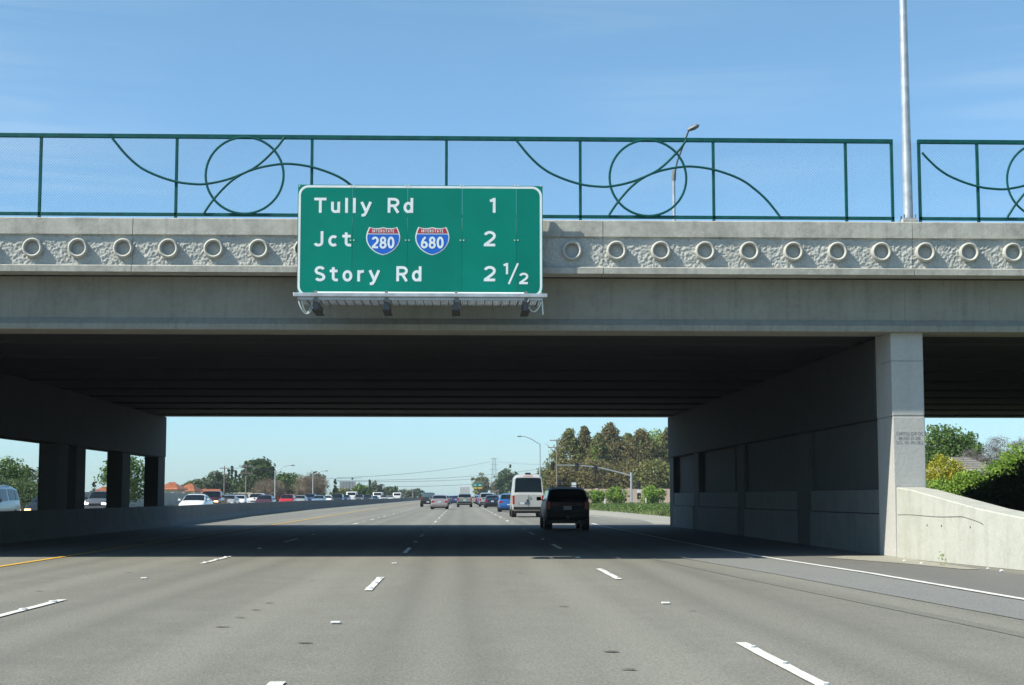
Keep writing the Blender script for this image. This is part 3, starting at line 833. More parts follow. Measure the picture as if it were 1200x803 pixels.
# glyphs in a box one unit tall (cap height), pen centre lines; w = advance width
s_ = 0.09
GL = {
 'T': (0.62, [[(0.0,0.91),(0.62,0.91)], [(0.31,0.91),(0.31,0.0)]]),
 'u': (0.50, [[(0.09,0.74),(0.09,0.28)]+arc(0.25,0.26,0.16,0.18,180,360,10)+[(0.41,0.74)], [(0.41,0.3),(0.41,0.0)]]),
 'l': (0.18, [[(0.09,1.0),(0.09,0.0)]]),
 'y': (0.56, [[(0.06,0.74),(0.29,0.10)], [(0.52,0.74),(0.27,0.0),(0.20,-0.13),(0.06,-0.15)]]),
 'R': (0.60, [[(0.09,0.0),(0.09,1.0)], [(0.09,0.91),(0.30,0.91)]+arc(0.33,0.69,0.20,0.22,90,-90,10)+[(0.09,0.47)], [(0.32,0.47),(0.54,0.0)]]),
 'd': (0.52, [[(0.43,1.0),(0.43,0.0)], arc(0.26,0.365,0.17,0.285,0,360,20)]),
 'J': (0.50, [[(0.41,1.0),(0.41,0.30)]+arc(0.24,0.27,0.17,0.19,0,-160,12)]),
 'c': (0.48, [arc(0.26,0.365,0.18,0.285,48,312,16)]),
 't': (0.42, [[(0.18,0.93),(0.18,0.24)]+arc(0.33,0.24,0.15,0.15,180,270,6)+[(0.42,0.09)], [(0.0,0.68),(0.40,0.68)]]),
 'S': (0.58, [arc(0.30,0.70,0.20,0.21,25,180,10)+[(0.10,0.66),(0.16,0.555),(0.30,0.50),(0.44,0.43)]+arc(0.30,0.28,0.205,0.19,10,-155,12)]),
 'o': (0.53, [arc(0.265,0.365,0.18,0.285,0,360,22)]),
 'r': (0.38, [[(0.09,0.74),(0.09,0.0)], [(0.09,0.46)]+arc(0.30,0.46,0.21,0.20,180,75,8)]),
 '1': (0.26, [[(0.18,1.0),(0.18,0.0)], [(0.0,0.80),(0.10,0.84),(0.17,0.93)]]),
 '2': (0.60, [arc(0.30,0.69,0.22,0.225,165,-10,12)+[(0.50,0.58),(0.42,0.46),(0.09,0.12),(0.09,0.09)]]+[[(0.02,0.09),(0.56,0.09)]]),
 '8': (0.60, [arc(0.30,0.70,0.185,0.215,0,360,20), arc(0.30,0.275,0.22,0.215,0,360,20)]),
 '0': (0.60, [arc(0.30,0.5,0.215,0.42,0,360,24)]),
 '6': (0.60, [arc(0.30,0.30,0.215,0.22,0,360,20), [(0.088,0.34),(0.12,0.55),(0.22,0.76),(0.40,0.96)]]),
 '/': (0.5, [[(0.03,0.0),(0.47,1.0)]]),
 'I': (0.2, [[(0.1,1),(0.1,0)]]),
 'N': (0.6, [[(0.08,0),(0.08,1)], [(0.08,0.98),(0.5,0.02)], [(0.5,0),(0.5,1)]]),
 'E': (0.5, [[(0.48,0.92),(0.08,0.92),(0.08,0.08),(0.48,0.08)], [(0.08,0.5),(0.42,0.5)]]),
 'A': (0.6, [[(0.03,0),(0.3,0.98),(0.57,0)], [(0.13,0.3),(0.47,0.3)]]),
}
def letters(s, a, b, wd, parent, y=None, gap=0.17, mt=None, name='lettering'):    # a: bottom-left, b: top-right of the word's cap box
    tot = sum(GL[c][0] for c in s) + gap*(len(s)-1)
    sx = (b.x-a.x)/tot; sz = b.z-a.z; x = a.x; m = MB()
    for c in s:
        w_, paths = GL[c]
        pen(paths, x, a.z, sx, sz, wd, y or SY-0.004, m)
        x += (w_+gap)*sx
    return m.build(name, mt or M_signwhite, parent)
h = (zt(0, 117).z - zt(0, 180).z)
pw = h*0.185
letters('Tully', zt(139, 180), zt(383, 117), pw, sgn, gap=0.22)
letters('Rd', zt(450, 180), zt(563, 117), pw, sgn, gap=0.18)
letters('1', zt(888, 180), zt(914, 117), pw, sgn)
letters('Jct', zt(135, 323), zt(297, 259), pw, sgn, gap=0.20)
letters('2', zt(860, 323), zt(914, 258), pw, sgn)
letters('Story', zt(138, 472), zt(418, 408), pw, sgn, gap=0.22)
letters('Rd', zt(487, 472), zt(598, 408), pw, sgn, gap=0.18)
letters('2', zt(860, 472), zt(914, 407), pw, sgn)
letters('1', zt(946, 442), zt(967, 394), pw*0.8, sgn)
letters('/', zt(965, 484), zt(1010, 395), pw*0.7, sgn)
letters('2', zt(1011, 484), zt(1052, 436), pw*0.8, sgn)
def shield(cx, cy, num):
    c = zt(cx, cy); U = (zt(cx+73, cy).x - c.x)/1.0       # half width
    sh = MB()
    def outline(k):          # k shrinks towards the middle
        right = [(0.0, 0.78), (0.22, 0.73), (0.45, 0.72), (0.64, 0.74), (0.82, 0.80), (0.95, 0.48), (1.0, 0.20), (0.97, -0.05), (0.86, -0.30), (0.68, -0.53), (0.45, -0.70), (0.22, -0.81), (0.0, -0.87)]
        right = [(x*k, z*k) for x, z in right]
        return right, [(-x, z) for x, z in right[-2:0:-1]]
    def poly(k, y, mt, name, par, clip=None):
        r_, l_ = outline(k); P = r_+l_
        if clip:
            out = []
            zc, keep_top = clip
            for i in range(len(P)):
                p, q = P[i], P[(i+1) % len(P)]
                ins = (p[1] >= zc) == keep_top
                if ins: out.append(p)
                if (p[1] >= zc) != (q[1] >= zc):
                    t = (zc-p[1])/(q[1]-p[1]); out.append((p[0]+(q[0]-p[0])*t, zc))
            P = out
        P = [(c.x+x*U, y, c.z+z*U) for x, z in P]
        return MB().add(P, [tuple(range(len(P)))]).build(name, mt, par)
    base = poly(1.0, SY-0.004, M_signwhite, 'route_shield', sgn)
    poly(0.93, SY-0.008, M_red, 'red_crown', base, (0.42, True))
    poly(0.93, SY-0.008, M_blue, 'blue_field', base, (0.36, False))
    letters(num, Vector((c.x-0.66*U, 0, c.z-0.47*U)), Vector((c.x+0.66*U, 0, c.z+0.22*U)), 0.125*U, base, y=SY-0.012, gap=0.10, name='numerals')
    letters('INTERSTATE', Vector((c.x-0.64*U, 0, c.z+0.47*U)), Vector((c.x+0.64*U, 0, c.z+0.64*U)), 0.030*U, base, y=SY-0.012, gap=0.34)
shield(432.5, 298, '280'); shield(642, 298, '680')
for q in (301, 536, 769, 1000):
    for yq in (64, 297, 524):
        for d in (-7, 7):
            p = zt(q+d, yq)
            MB().cyl((p.x, SY-0.005, p.z), (0,1,0), 0.014, 0.012, 8).build('rivet', M_rivet, sgn)
for qx in (76, 1105):
    for yq in (66, 520):
        p = zt(qx, yq); MB().cyl((p.x, SY-0.005, p.z), (0,1,0), 0.014, 0.012, 8).build('rivet', M_rivet, sgn)
# rear uprights and arms to the parapet
for bxp in (372, 454, 536, 617):
    xx = sp_(bxp, 300).x
    MB().box(xx-0.05, xx+0.05, SY+0.027, SY+0.13, sz0-0.35, sz1-0.1).build('upright', M_galvd, sgn)
    for zz in (Z_TOP-0.22, Z_LEDB+0.06):
        MB().box(xx-0.04, xx+0.04, SY+0.131, YF-0.052 if zz < Z_LEDT else YF, zz-0.05, zz+0.05).build('wall_arm', M_galvd, sgn)
# walkway: front tube, grating frame, brackets, chains
wz = W(490, 350, 32.1).z
xl, xr = W(343.5, 350, 32.1).x, W(641.5, 350, 32.1).x
wy0, wy1 = 32.12, 33.10
MB().box(xl, xr, 32.06, 32.12, W(490, 348.3, 32.1).z, W(490, 343.8, 32.1).z).build('front_rail', M_galv, sgn, bevel=0.012)
lm = MB().cyl(((sx0+sx1)/2, SY-0.12, sz0+0.03), (1,0,0), 0.03, sx1-sx0-0.8, 10).build('light_tube', M_signwhite, sgn, smooth=60)
bks = [W(q, 355, 32.1).x for q in (369.5, 452.5, 534.5, 616.5)]
edges = [xl+0.03] + bks + [xr-0.06]
for a, b in zip(edges[:-1], edges[1:]):
    a += 0.07; b -= 0.05
    gp = MB()
    gp.bar((a, wy0+0.03, wz), (b, wy0+0.03, wz), 0.05, 0.05); gp.bar((a, wy1, wz), (b, wy1, wz), 0.04, 0.04)
    gp.bar((a, wy0, wz), (a, wy1, wz), 0.03, 0.04); gp.bar((b, wy0, wz), (b, wy1, wz), 0.03, 0.04)
    fr = gp.build('walkway_frame', M_grate, sgn)
    gr = MB(); x = a+0.02
    while x < b:
        gr.box(x, x+0.010, wy0+0.05, wy1-0.02, wz-0.015, wz+0.015); x += 0.034
    y = wy0+0.12
    while y < wy1-0.05:
        gr.box(a, b, y, y+0.012, wz-0.012, wz+0.012); y += 0.10
    o = gr.build('grating_bars', M_grate, fr); o['kind'] = 'stuff'
    x = a+0.17
    cb = MB()
    while x < b-0.05:
        cb.box(x-0.008, x+0.008, wy0+0.03, wy1, wz-0.045, wz-0.017); x += 0.17
    if cb.v: cb.build('cross_bar', M_galvd, fr)
for x in bks:
    bk = MB().box(x-0.055, x+0.055, 32.16, 33.29, wz-0.21, wz-0.06).build('bracket_beam', M_brk, sgn)
    MB().box(x-0.085, x+0.085, 32.15, 33.30, wz-0.225, wz-0.213).build('lower_flange', M_brk, bk)
    MB().box(x-0.03, x+0.03, 32.125, 32.2, wz-0.06, wz+0.16).build('rail_clip', M_galvd, bk)
def chain(p, q, sag, parent):
    pts = []
    for i in range(13):
        t = i/12
        pts.append((p[0]+(q[0]-p[0])*t, p[1]+(q[1]-p[1])*t, p[2]+(q[2]-p[2])*t - sag*4*t*(1-t)))
    MB().tube(pts, 0.013, 6).build('safety_chain', M_signwhite, parent, smooth=60)
chain((xl+0.10, 32.2, wz-0.05), (xl+0.42, 32.4, wz-0.02), 0.26, sgn)
chain((xl+0.16, 32.25, wz-0.05), (xl+0.34, 32.6, wz-0.02), 0.22, sgn)
chain((xr-0.42, 32.4, wz-0.02), (xr-0.12, 32.2, wz-0.05), 0.20, sgn)
chain((xr-0.10, 32.2, wz-0.02), (xr-0.08, 32.25, wz-0.30), 0.02, sgn)

# ------------------------------------------------------------------ vehicles
PAINTS = {
 'pale': paint('pale_silver_van_paint', (0.47, 0.465, 0.44), metal=0.05),
 'white': paint('white_car_paint', (0.70, 0.71, 0.70), metal=0.0), 'silver': paint('silver_car_paint', (0.42, 0.42, 0.40), metal=0.35),
 'champagne': paint('champagne_car_paint', (0.36, 0.32, 0.29), metal=0.35), 'greygreen': paint('grey_green_car_paint', (0.25, 0.27, 0.25), metal=0.3),
 'darkblue': paint('dark_teal_car_paint', (0.012, 0.019, 0.026), rough=0.42, metal=0.0), 'black': paint('black_car_paint', (0.014, 0.017, 0.022), metal=0.1),
 'blue': paint('bright_blue_car_paint', (0.025, 0.12, 0.33), metal=0.2), 'navy': paint('navy_car_paint', (0.02, 0.05, 0.15), metal=0.2),
 'red': paint('red_car_paint', (0.42, 0.018, 0.02), metal=0.0), 'maroon': paint('maroon_car_paint', (0.09, 0.018, 0.018), metal=0.2),
 'darkgreen': paint('dark_green_truck_paint', (0.035, 0.05, 0.045), metal=0.2), 'lightblue': paint('light_blue_car_paint', (0.20, 0.30, 0.38), metal=0.3),
 'grey': paint('grey_car_paint', (0.12, 0.13, 0.14), metal=0.3), 'paleblue': paint('pale_grey_blue_van_paint', (0.42, 0.47, 0.50), metal=0.15),
}
# station: (fraction from the rear, z bottom, z belt, z top, half-width factor, top width factor)
KINDS = {
 'sedan': dict(L=4.7, W=1.80, st=[(0,.34,.70,.74,.86,.92),(.02,.24,.92,.97,.94,.93),(.15,.22,.97,1.04,1,.90),(.31,.22,.95,1.40,1,.70),(.46,.22,.94,1.46,1,.70),(.58,.22,.93,1.42,1,.70),(.76,.22,.92,1.00,1,.86),(.93,.24,.78,.84,.97,.86),(1,.30,.55,.58,.84,.9)], rear=(2,3), front=(5,6), side=(2.5,5.6), wr=.32),
 'hatch': dict(L=4.2, W=1.76, st=[(0,.34,.80,.86,.90,.92),(.02,.26,.98,1.04,.96,.90),(.14,.22,1.0,1.46,1,.72),(.30,.22,.98,1.54,1,.72),(.55,.22,.95,1.52,1,.72),(.76,.22,.95,1.04,1,.84),(.94,.24,.80,.86,.96,.86),(1,.30,.58,.61,.86,.9)], rear=(1,2), front=(4,5), side=(1.6,4.6), wr=.31),
 'suv': dict(L=4.75, W=1.86, st=[(0,.48,1.02,1.06,.93,.93),(.012,.40,1.10,1.15,.97,.92),(.075,.36,1.10,1.58,1,.78),(.20,.36,1.08,1.66,1,.78),(.58,.36,1.07,1.64,1,.78),(.75,.36,1.06,1.14,1,.86),(.95,.38,.98,1.04,.97,.88),(1,.44,.74,.78,.88,.9)], rear=(1,2), front=(4,5), side=(1.7,4.6), wr=.37),
 'van': dict(L=5.9, W=2.02, st=[(0,.46,1.36,1.42,.96,.97),(.006,.42,1.38,1.46,.98,.96),(.035,.36,1.40,2.52,1,.84),(.08,.36,1.40,2.68,1,.80),(.70,.36,1.36,2.66,1,.80),(.76,.36,1.30,2.50,1,.80),(.90,.36,1.14,1.24,.98,.84),(.98,.36,1.0,1.05,.92,.86),(1,.40,.7,.75,.88,.88)], rear=(1,2), front=(5,6), side=(3.0,5.6), wr=.35),
 'minivan': dict(L=5.0, W=1.95, st=[(0,.40,.98,1.04,.94,.95),(.01,.34,1.05,1.12,.97,.93),(.06,.30,1.08,1.68,1,.80),(.2,.30,1.06,1.78,1,.80),(.62,.30,1.02,1.76,1,.80),(.80,.30,.98,1.06,1,.86),(.96,.32,.84,.88,.95,.88),(1,.38,.6,.64,.88,.9)], rear=(1,2), front=(4,5), side=(1.6,4.6), wr=.34),
 'pickup': dict(L=5.6, W=1.96, st=[(0,.55,1.08,1.12,.97,.99),(.01,.50,1.14,1.18,.98,.98),(.36,.44,1.14,1.18,1,.97),(.375,.40,1.14,1.70,1,.80),(.44,.40,1.13,1.80,1,.80),(.60,.40,1.12,1.78,1,.80),(.72,.40,1.12,1.18,1,.88),(.97,.44,1.02,1.06,.97,.9),(1,.5,.8,.83,.9,.92)], rear=(2,3), front=(5,6), side=(3.0,5.6), wr=.39),
}
def ring_pts(k, t, W_):
    zb, belt, top, wf, tf = k
    w = W_/2*wf; wt = w*tf
    rise = top-belt
    half = [(w*0.80, zb), (w*0.955, zb+0.07), (w, zb+(belt-zb)*0.38), (w*0.995, zb+(belt-zb)*0.72), (w*0.965, belt), (w*0.965+(wt-w*0.965)*0.86, belt+rise*0.88), (wt*0.86, top), (wt*0.45, top+0.018)]
    return half
def vehicle(kind, X, Y, col, label, cat, facing=1, detail=2, group=None, lights=None, lit=False, name=None, tweak=None, glass=None, turn=0.0, scale=1.0):
    K = KINDS[kind]; L_, W_ = K['L']*scale, K['W']*scale; st = K['st']
    root = empty(name or {'sedan':'sedan','hatch':'hatchback','suv':'suv_car','van':'high_roof_van','minivan':'minivan','pickup':'pickup_truck'}[kind], (X, Y, 0), label, cat, group, rz=(0 if facing > 0 else math.pi)+turn)
    body = PAINTS[col]; gm = glass or M_glass
    def yat(u):
        i = min(int(u), len(st)-2); f = u-i
        return (st[i][0]+(st[i+1][0]-st[i][0])*f)*L_ - L_/2
    rings = []
    for s0 in st:
        y = s0[0]*L_-L_/2
        half = ring_pts(s0[1:], s0[0], W_)
        rings.append([Vector((x, y, z)) for x, z in half] + [Vector((-x, y, z)) for x, z in reversed(half)])
    n = 16
    def S(u, j, side=1):            # point on the shell, j along the half ring
        i = min(int(u), len(rings)-2); f = u-i
        a = rings[i]; b = rings[i+1]; j0 = min(int(j), 14); g = j-j0
        p = (a[j0]*(1-g)+a[j0+1]*g)*(1-f) + (b[j0]*(1-g)+b[j0+1]*g)*f
        return Vector((p.x*side, p.y, p.z))
    m = MB(); vs = [p for r_ in rings for p in r_]; fs = []
    for i in range(len(rings)-1):
        for k in range(n): fs.append((i*n+k, i*n+(k+1) % n, (i+1)*n+(k+1) % n, (i+1)*n+k))
    fs += [tuple(range(n)), tuple(range(len(vs)-n, len(vs)))]
    bo = m.add(vs, fs).build('body', body, root, smooth=32, world=False)
    def patch(u0, u1, j0, j1, nu, nj, off, mt, nm, side=1, par=root, rnd=0.0):
        mm = MB(); P = []
        for a in range(nu+1):
            for b in range(nj+1):
                fa, fb = a/nu, b/nj
                p = S(u0+(u1-u0)*fa, j0+(j1-j0)*fb, side)
                e = 0.01
                du = S(u0+(u1-u0)*min(1, fa+e), j0+(j1-j0)*fb, side)-S(u0+(u1-u0)*max(0, fa-e), j0+(j1-j0)*fb, side)
                dj = S(u0+(u1-u0)*fa, j0+(j1-j0)*min(1, fb+e), side)-S(u0+(u1-u0)*fa, j0+(j1-j0)*max(0, fb-e), side)
                nn = du.cross(dj)
                nn = nn.normalized() if nn.length > 1e-9 else Vector((0, 0, 1))
                cc = Vector((0, p.y, 0.8))
                if nn.dot(p-cc) < 0: nn = -nn
                P.append(p+nn*off)
        F = [(a*(nj+1)+b, a*(nj+1)+b+1, (a+1)*(nj+1)+b+1, (a+1)*(nj+1)+b) for a in range(nu) for b in range(nj)]
        return mm.add(P, F).build(nm, mt, par, smooth=40, world=False)
    # glass: screens between the belt and the roof, side windows with pillars
    r0_, r1_ = K['rear']; f0, f1 = K['front']
    patch(r0_+0.10, r1_-0.06, 5.55, 9.45, 3, 8, 0.010, gm, 'rear_window')
    patch(f0+0.06, f1-0.06, 5.35, 9.65, 3, 8, 0.010, M_glass, 'windscreen')
    sa, sb = K['side']
    cuts = {'sedan': [sa, 3.75, sb], 'hatch': [sa, 2.9, sb], 'suv': [sa, 2.75, 3.55, sb], 'minivan': [sa, 2.7, 3.4, sb], 'van': [4.15, sb], 'pickup': [3.05, 4.25, sb]}[kind]
    for side in (1, -1):
        for a, b in zip(cuts[:-1], cuts[1:]):
            patch(a+0.05, b-0.05, 4.12, 4.90, 5, 2, 0.008, gm, 'side_window', side)
    # wheels, arches
    wr = K['wr']; wy = (-L_/2+L_*0.19, L_/2-L_*0.18)
    if kind in ('pickup',): wy = (-L_/2+L_*0.21, L_/2-L_*0.17)
    for y in wy:
        for side in (1, -1):
            x = side*(W_/2-0.10)
            MB().tube([(side*(W_/2-0.30), y, wr+0.02), (side*(W_/2+0.006), y, wr+0.02)], wr*1.16, 22).build('wheel_arch', M_black, root, world=False)
            wpts = [(side*(W_/2-0.23), y, wr), (side*(W_/2-0.215), y, wr), (side*(W_/2-0.01), y, wr), (side*(W_/2+0.012), y, wr)]
            ty = MB().tube(wpts, [wr*0.9, wr, wr, wr*0.9], 24).build('tyre', M_tyre, root, smooth=40, world=False)
            rm = MB().tube([(side*(W_/2+0.0), y, wr), (side*(W_/2+0.018), y, wr)], wr*0.66, 20)
            rm.build('rim', M_rim, ty, smooth=40, world=False)
            if detail > 1:
                for q in range(5):
                    a = 2*math.pi*q/5
                    MB().bar((side*(W_/2+0.019), y+math.cos(a)*wr*0.12, wr+math.sin(a)*wr*0.12), (side*(W_/2+0.019), y+math.cos(a)*wr*0.58, wr+math.sin(a)*wr*0.58), 0.02, 0.03).build('spoke_gap', M_black, ty, world=False)
    zb = st[2][1]
    MB().box(-W_/2*0.80, W_/2*0.80, -L_/2+0.12, L_/2-0.15, zb-0.10, zb+0.04).build('underbody', M_black, root, world=False)
    # rear: lights, plate, bumper
    belt = st[1][2]; zl = belt-0.16
    rw = W_/2*st[1][4]
    yr = -L_/2
    tl = lights or M_taill
    for side in (1, -1):
        if kind == 'van':
            x0, x1, z0, z1 = rw*0.86, rw*1.0, 0.82, 1.36
        elif kind in ('suv', 'minivan', 'pickup'):
            x0, x1, z0, z1 = rw*0.78, rw*1.0, belt-0.30, belt+0.02
        else:
            x0, x1, z0, z1 = rw*0.62, rw*0.98, belt-0.24, belt-0.06
        mm = MB().box(min(side*x0, side*x1), max(side*x0, side*x1), yr-0.006, yr+0.20, z0, z1)
        mm.build('tail_light', tl, root, bevel=0.02, world=False)
    bz = st[0][1]
    MB().box(-rw*0.94, rw*0.94, yr-0.055, yr+0.12, bz+0.02, bz+(0.20 if kind not in ('sedan', 'hatch') else 0.24)).build('rear_bumper', body if kind in ('sedan', 'hatch') else M_black, root, bevel=0.03, world=False)
    pz = {'sedan': .76, 'hatch': .60, 'suv': .86, 'van': .88, 'minivan': .84, 'pickup': .62}[kind]
    px0 = -0.55 if kind == 'van' else -0.16
    MB().box(px0, px0+0.32, yr-(0.075 if pz < bz+.25 else 0.014), yr+0.01, pz-0.075, pz+0.075).build('licence_plate', M_plate, root, world=False)
    # front: lamps, grille, bumper, plate
    yf = L_/2; fz = st[-2][2]; fw = W_/2*st[-1][4]
    for side in (1, -1):
        x0, x1 = fw*0.62, fw*1.04
        MB().box(min(side*x0, side*x1), max(side*x0, side*x1), yf-0.22, yf+0.006, fz-0.24, fz-0.10).build('headlight', (M_amber if lit == 'amber' else M_lit) if lit else M_lens, root, bevel=0.03, world=False)
    MB().box(-fw*0.55, fw*0.55, yf-0.1, yf+0.012, fz-0.30, fz-0.14).build('grille', M_black, root, bevel=0.015, world=False)
    MB().box(-fw*0.98, fw*0.98, yf-0.14, yf+0.05, st[-1][1], st[-1][1]+0.17).build('front_bumper', M_black if kind in ('van', 'pickup') else body, root, bevel=0.04, world=False)
    # mirrors
    ym = yat(f1-0.35)
    zm = st[f1][2]+0.10
    sz = 1.5 if kind in ('van', 'pickup') else 1.0
    for side in (1, -1):
        w_ = W_/2*0.97
        mr = MB().box(min(side*(w_+0.03), side*(w_+0.03+0.19*min(sz, 1.2))), max(side*(w_+0.03), side*(w_+0.03+0.19*min(sz, 1.2))), ym-0.05, ym+0.07, zm-0.02, zm+0.13*sz)
        mo = mr.build('mirror', M_black if kind in ('van', 'suv') else body, root, bevel=0.03, world=False)
        MB().box(min(side*(w_-0.06), side*(w_+0.04)), max(side*(w_-0.06), side*(w_+0.04)), ym-0.02, ym+0.04, zm-0.01, zm+0.03).build('mirror_stalk', M_black, mo, world=False)
    if detail > 1 and kind in ('suv', 'minivan'):
        for side in (1, -1):
            yk = (yat(2.4), yat(3.8)); xk = side*W_/2*0.62; zk = st[3][3]
            MB().tube([(xk, yk[0], zk-0.0), (xk, yk[0]+0.12, zk+0.075), (xk, yk[1]-0.12, zk+0.075), (xk, yk[1], zk+0.0)], 0.018, 6).build('roof_rail', M_black, root, world=False)
    if detail > 1 and kind in ('suv', 'hatch', 'minivan'):
        MB().box(-0.02, 0.32, yr+0.02, yr+0.05, belt+0.06, belt+0.085).build('rear_wiper', M_black, root, world=False)
    if tweak: tweak(root, L_, W_, yr, body)
    return root

# --- our carriageway, seen from behind
def suv_extra(root, L_, W_, yr, body):
    MB().box(-W_/2*0.70, W_/2*0.70, yr-0.004, yr+0.05, 0.93, 1.075).build('rear_garnish', simple('dark_maroon_trim', (0.15, 0.018, 0.025), 0.35), root, bevel=0.01, world=False)
    MB().box(-0.36, 0.36, yr-0.012, yr+0.02, 0.98, 1.03).build('tailgate_handle', M_black, root, world=False)
    MB().tube([(0.0, yr-0.08, 0.50), (0.0, yr-0.02, 0.50)], 0.05, 10).build('tow_hitch', M_galvd, root, world=False)
    MB().tube([(0.45, yr+0.02, 0.34), (0.45, yr-0.07, 0.33)], 0.035, 10).build('exhaust_pipe', M_galvd, root, world=False)
    MB().box(-0.20, 0.55, 0.3, 0.42, 1.14, 1.5).build('front_seat', M_black, root, world=False)
    for y in (yr+1.2, yr+2.4):
        MB().box(-W_/2*0.64, W_/2*0.64, y, y+0.05, 1.715, 1.74).build('roof_crossbar', M_black, root, world=False)
    for q in (-1, 1):
        MB().box(q*W_/2*1.003-0.012, q*W_/2*1.003+0.012, 0.25, 0.42, 0.93, 0.96).build('door_handle', M_black, root, world=False)
vehicle('suv', 4.17, 64.6, 'darkblue', 'dark sport utility vehicle in the shade of the overpass, seen from behind', 'car', lights=M_tailblack, tweak=suv_extra, scale=0.94)
def van_extra(root, L_, W_, yr, body):
    MB().box(-0.006, 0.006, yr-0.012, yr+0.02, 0.55, 1.40).build('door_gap', M_black, root, world=False)
    MB().box(-0.10, 0.02, yr-0.03, yr+0.0, 0.98, 1.12).build('door_handle', M_black, root, world=False)
    MB().cyl((0.10, yr-0.012, 1.22), (0,1,0), 0.09, 0.02, 18).build('round_emblem', M_chrome, root, world=False)
    MB().box(-0.18, 0.18, yr+0.42, yr+0.75, 2.685, 2.80).build('roof_vent', M_black, root, bevel=0.03, world=False)
    MB().box(-0.30, 0.30, yr+0.06, yr+0.10, 2.56, 2.60).build('brake_light', M_taill, root, world=False)
    MB().box(-0.60, 0.10, yr-0.012, yr+0.01, 0.80, 0.965).build('plate_recess', M_glass_l, root, world=False)
vehicle('van', 4.25, 103.6, 'pale', 'silver high-roof passenger van ahead of the dark vehicle in the overpass shade', 'van', tweak=van_extra)
vehicle('hatch', 4.10, 138.0, 'blue', 'bright blue hatchback partly hidden behind the silver van', 'car')
vehicle('sedan', -2.15, 166.0, 'champagne', 'champagne silver sedan just left of the middle lane dashes', 'car')
vehicle('suv', 0.50, 199.0, 'greygreen', 'grey-green crossover in the middle lane below the white box truck', 'car')
vehicle('pickup', -4.15, 207.0, 'darkgreen', 'dark pickup truck in the left lane beside the median barrier end', 'pickup truck', glass=M_glass_l)
vehicle('sedan', 3.65, 186.0, 'black', 'black sedan directly left of the blue hatchback', 'car')
vehicle('minivan', 3.35, 208.0, 'silver', 'silver car peeking out behind the black sedan', 'car', detail=1)
vehicle('hatch', 3.45, 245.0, 'blue', 'small blue car in the queue left of the black sedan', 'car', detail=1)
vehicle('sedan', 3.4, 272.0, 'maroon', 'small dark red car deep in the right queue', 'car', detail=1)
vehicle('hatch', 3.3, 300.0, 'champagne', 'small pale car near the end of the right queue', 'car', detail=1)
vehicle('suv', 3.6, 335.0, 'black', 'tiny dark car at the far end of the right queue', 'car', detail=1)
vehicle('sedan', -0.85, 285.0, 'navy', 'tiny dark blue car between champagne sedan and crossover', 'car', detail=1)
vehicle('sedan', -2.6, 262.0, 'grey', 'tiny grey sedan right behind the champagne sedan', 'car', detail=1)
vehicle('suv', -0.6, 360.0, 'white', 'tiny white car far off in the middle lanes', 'car', detail=1)
vehicle('sedan', -1.9, 345.0, 'black', 'tiny black car far off left of the middle dashes', 'car', detail=1)

def box_truck(X, Y, Wd, H, Lb, label, facing, cabcol='white', group=None):
    t = empty('box_truck', (X, Y, 0), label, 'truck', group, rz=0 if facing > 0 else math.pi)
    w = Wd/2
    bx_ = MB().box(-w, w, -Lb/2-1.0, Lb/2-1.0, 1.0, H).build('cargo_box', M_truckw, t, bevel=0.03, world=False)
    MB().box(-w*0.92, w*0.92, -Lb/2-1.012, -Lb/2-0.99, 1.1, H-0.12).build('rear_door', simple('truck_door_grey', (0.5, 0.5, 0.48), 0.6, var=0.06) if 'truck_door_grey' not in MATS else MATS['truck_door_grey'], bx_, world=False)
    for k in range(5):
        z = 1.25+k*(H-1.5)/5
        MB().box(-w*0.92, w*0.92, -Lb/2-1.016, -Lb/2-1.0, z, z+0.03).build('door_slat', M_galvd, bx_, world=False)
    cy = Lb/2-0.95
    prof = [(cy, 0.6), (cy, 2.25), (cy+0.25, 2.40), (cy+0.9, 2.35), (cy+1.35, 1.55), (cy+2.1, 1.35), (cy+2.2, 0.6)]
    cb = MB().prism_x(prof, -w*0.88, w*0.88).build('cab', PAINTS[cabcol], t, bevel=0.05, world=False)
    MB().add([(-w*0.78, cy+0.98, 2.25), (w*0.78, cy+0.98, 2.25), (w*0.78, cy+1.345, 1.60), (-w*0.78, cy+1.345, 1.60)], [(0,1,2,3)]).build('windscreen', M_glass, cb, world=False)
    for s in (1, -1):
        MB().box(min(s*w*0.885, s*w*0.89), max(s*w*0.885, s*w*0.89), cy+0.2, cy+0.95, 1.5, 2.15).build('side_window', M_glass, cb, world=False)
        MB().box(min(s*w*0.62, s*w*0.84), max(s*w*0.62, s*w*0.84), cy+2.18, cy+2.22, 0.95, 1.12).build('headlight', M_lens, cb, world=False)
        MB().box(min(s*w*0.8, s*w*0.98), max(s*w*0.8, s*w*0.98), -Lb/2-1.03, -Lb/2-0.98, 0.85, 0.99).build('tail_light', M_taill, t, world=False)
        MB().bar((s*w*0.9, cy+1.1, 1.9), (s*(w+0.18), cy+1.1, 1.9), 0.03).build('mirror_arm', M_black, cb, world=False)
        for y in (-Lb/2+0.3, cy+1.3):
            ty = MB().tube([(s*(w-0.32), y, 0.46), (s*(w-0.02), y, 0.46)], 0.46, 20).build('tyre', M_tyre, t, world=False)
            MB().tube([(s*(w-0.03), y, 0.46), (s*(w-0.012), y, 0.46)], 0.25, 14).build('rim', M_rim, ty, world=False)
    MB().box(-w*0.5, w*0.5, -Lb/2-0.9, cy+1.9, 0.55, 0.99).build('chassis', M_black, t, world=False)
    return t
box_truck(0.95, 392, 2.45, 3.75, 5.5, 'white box truck far ahead above the grey-green crossover', 1)

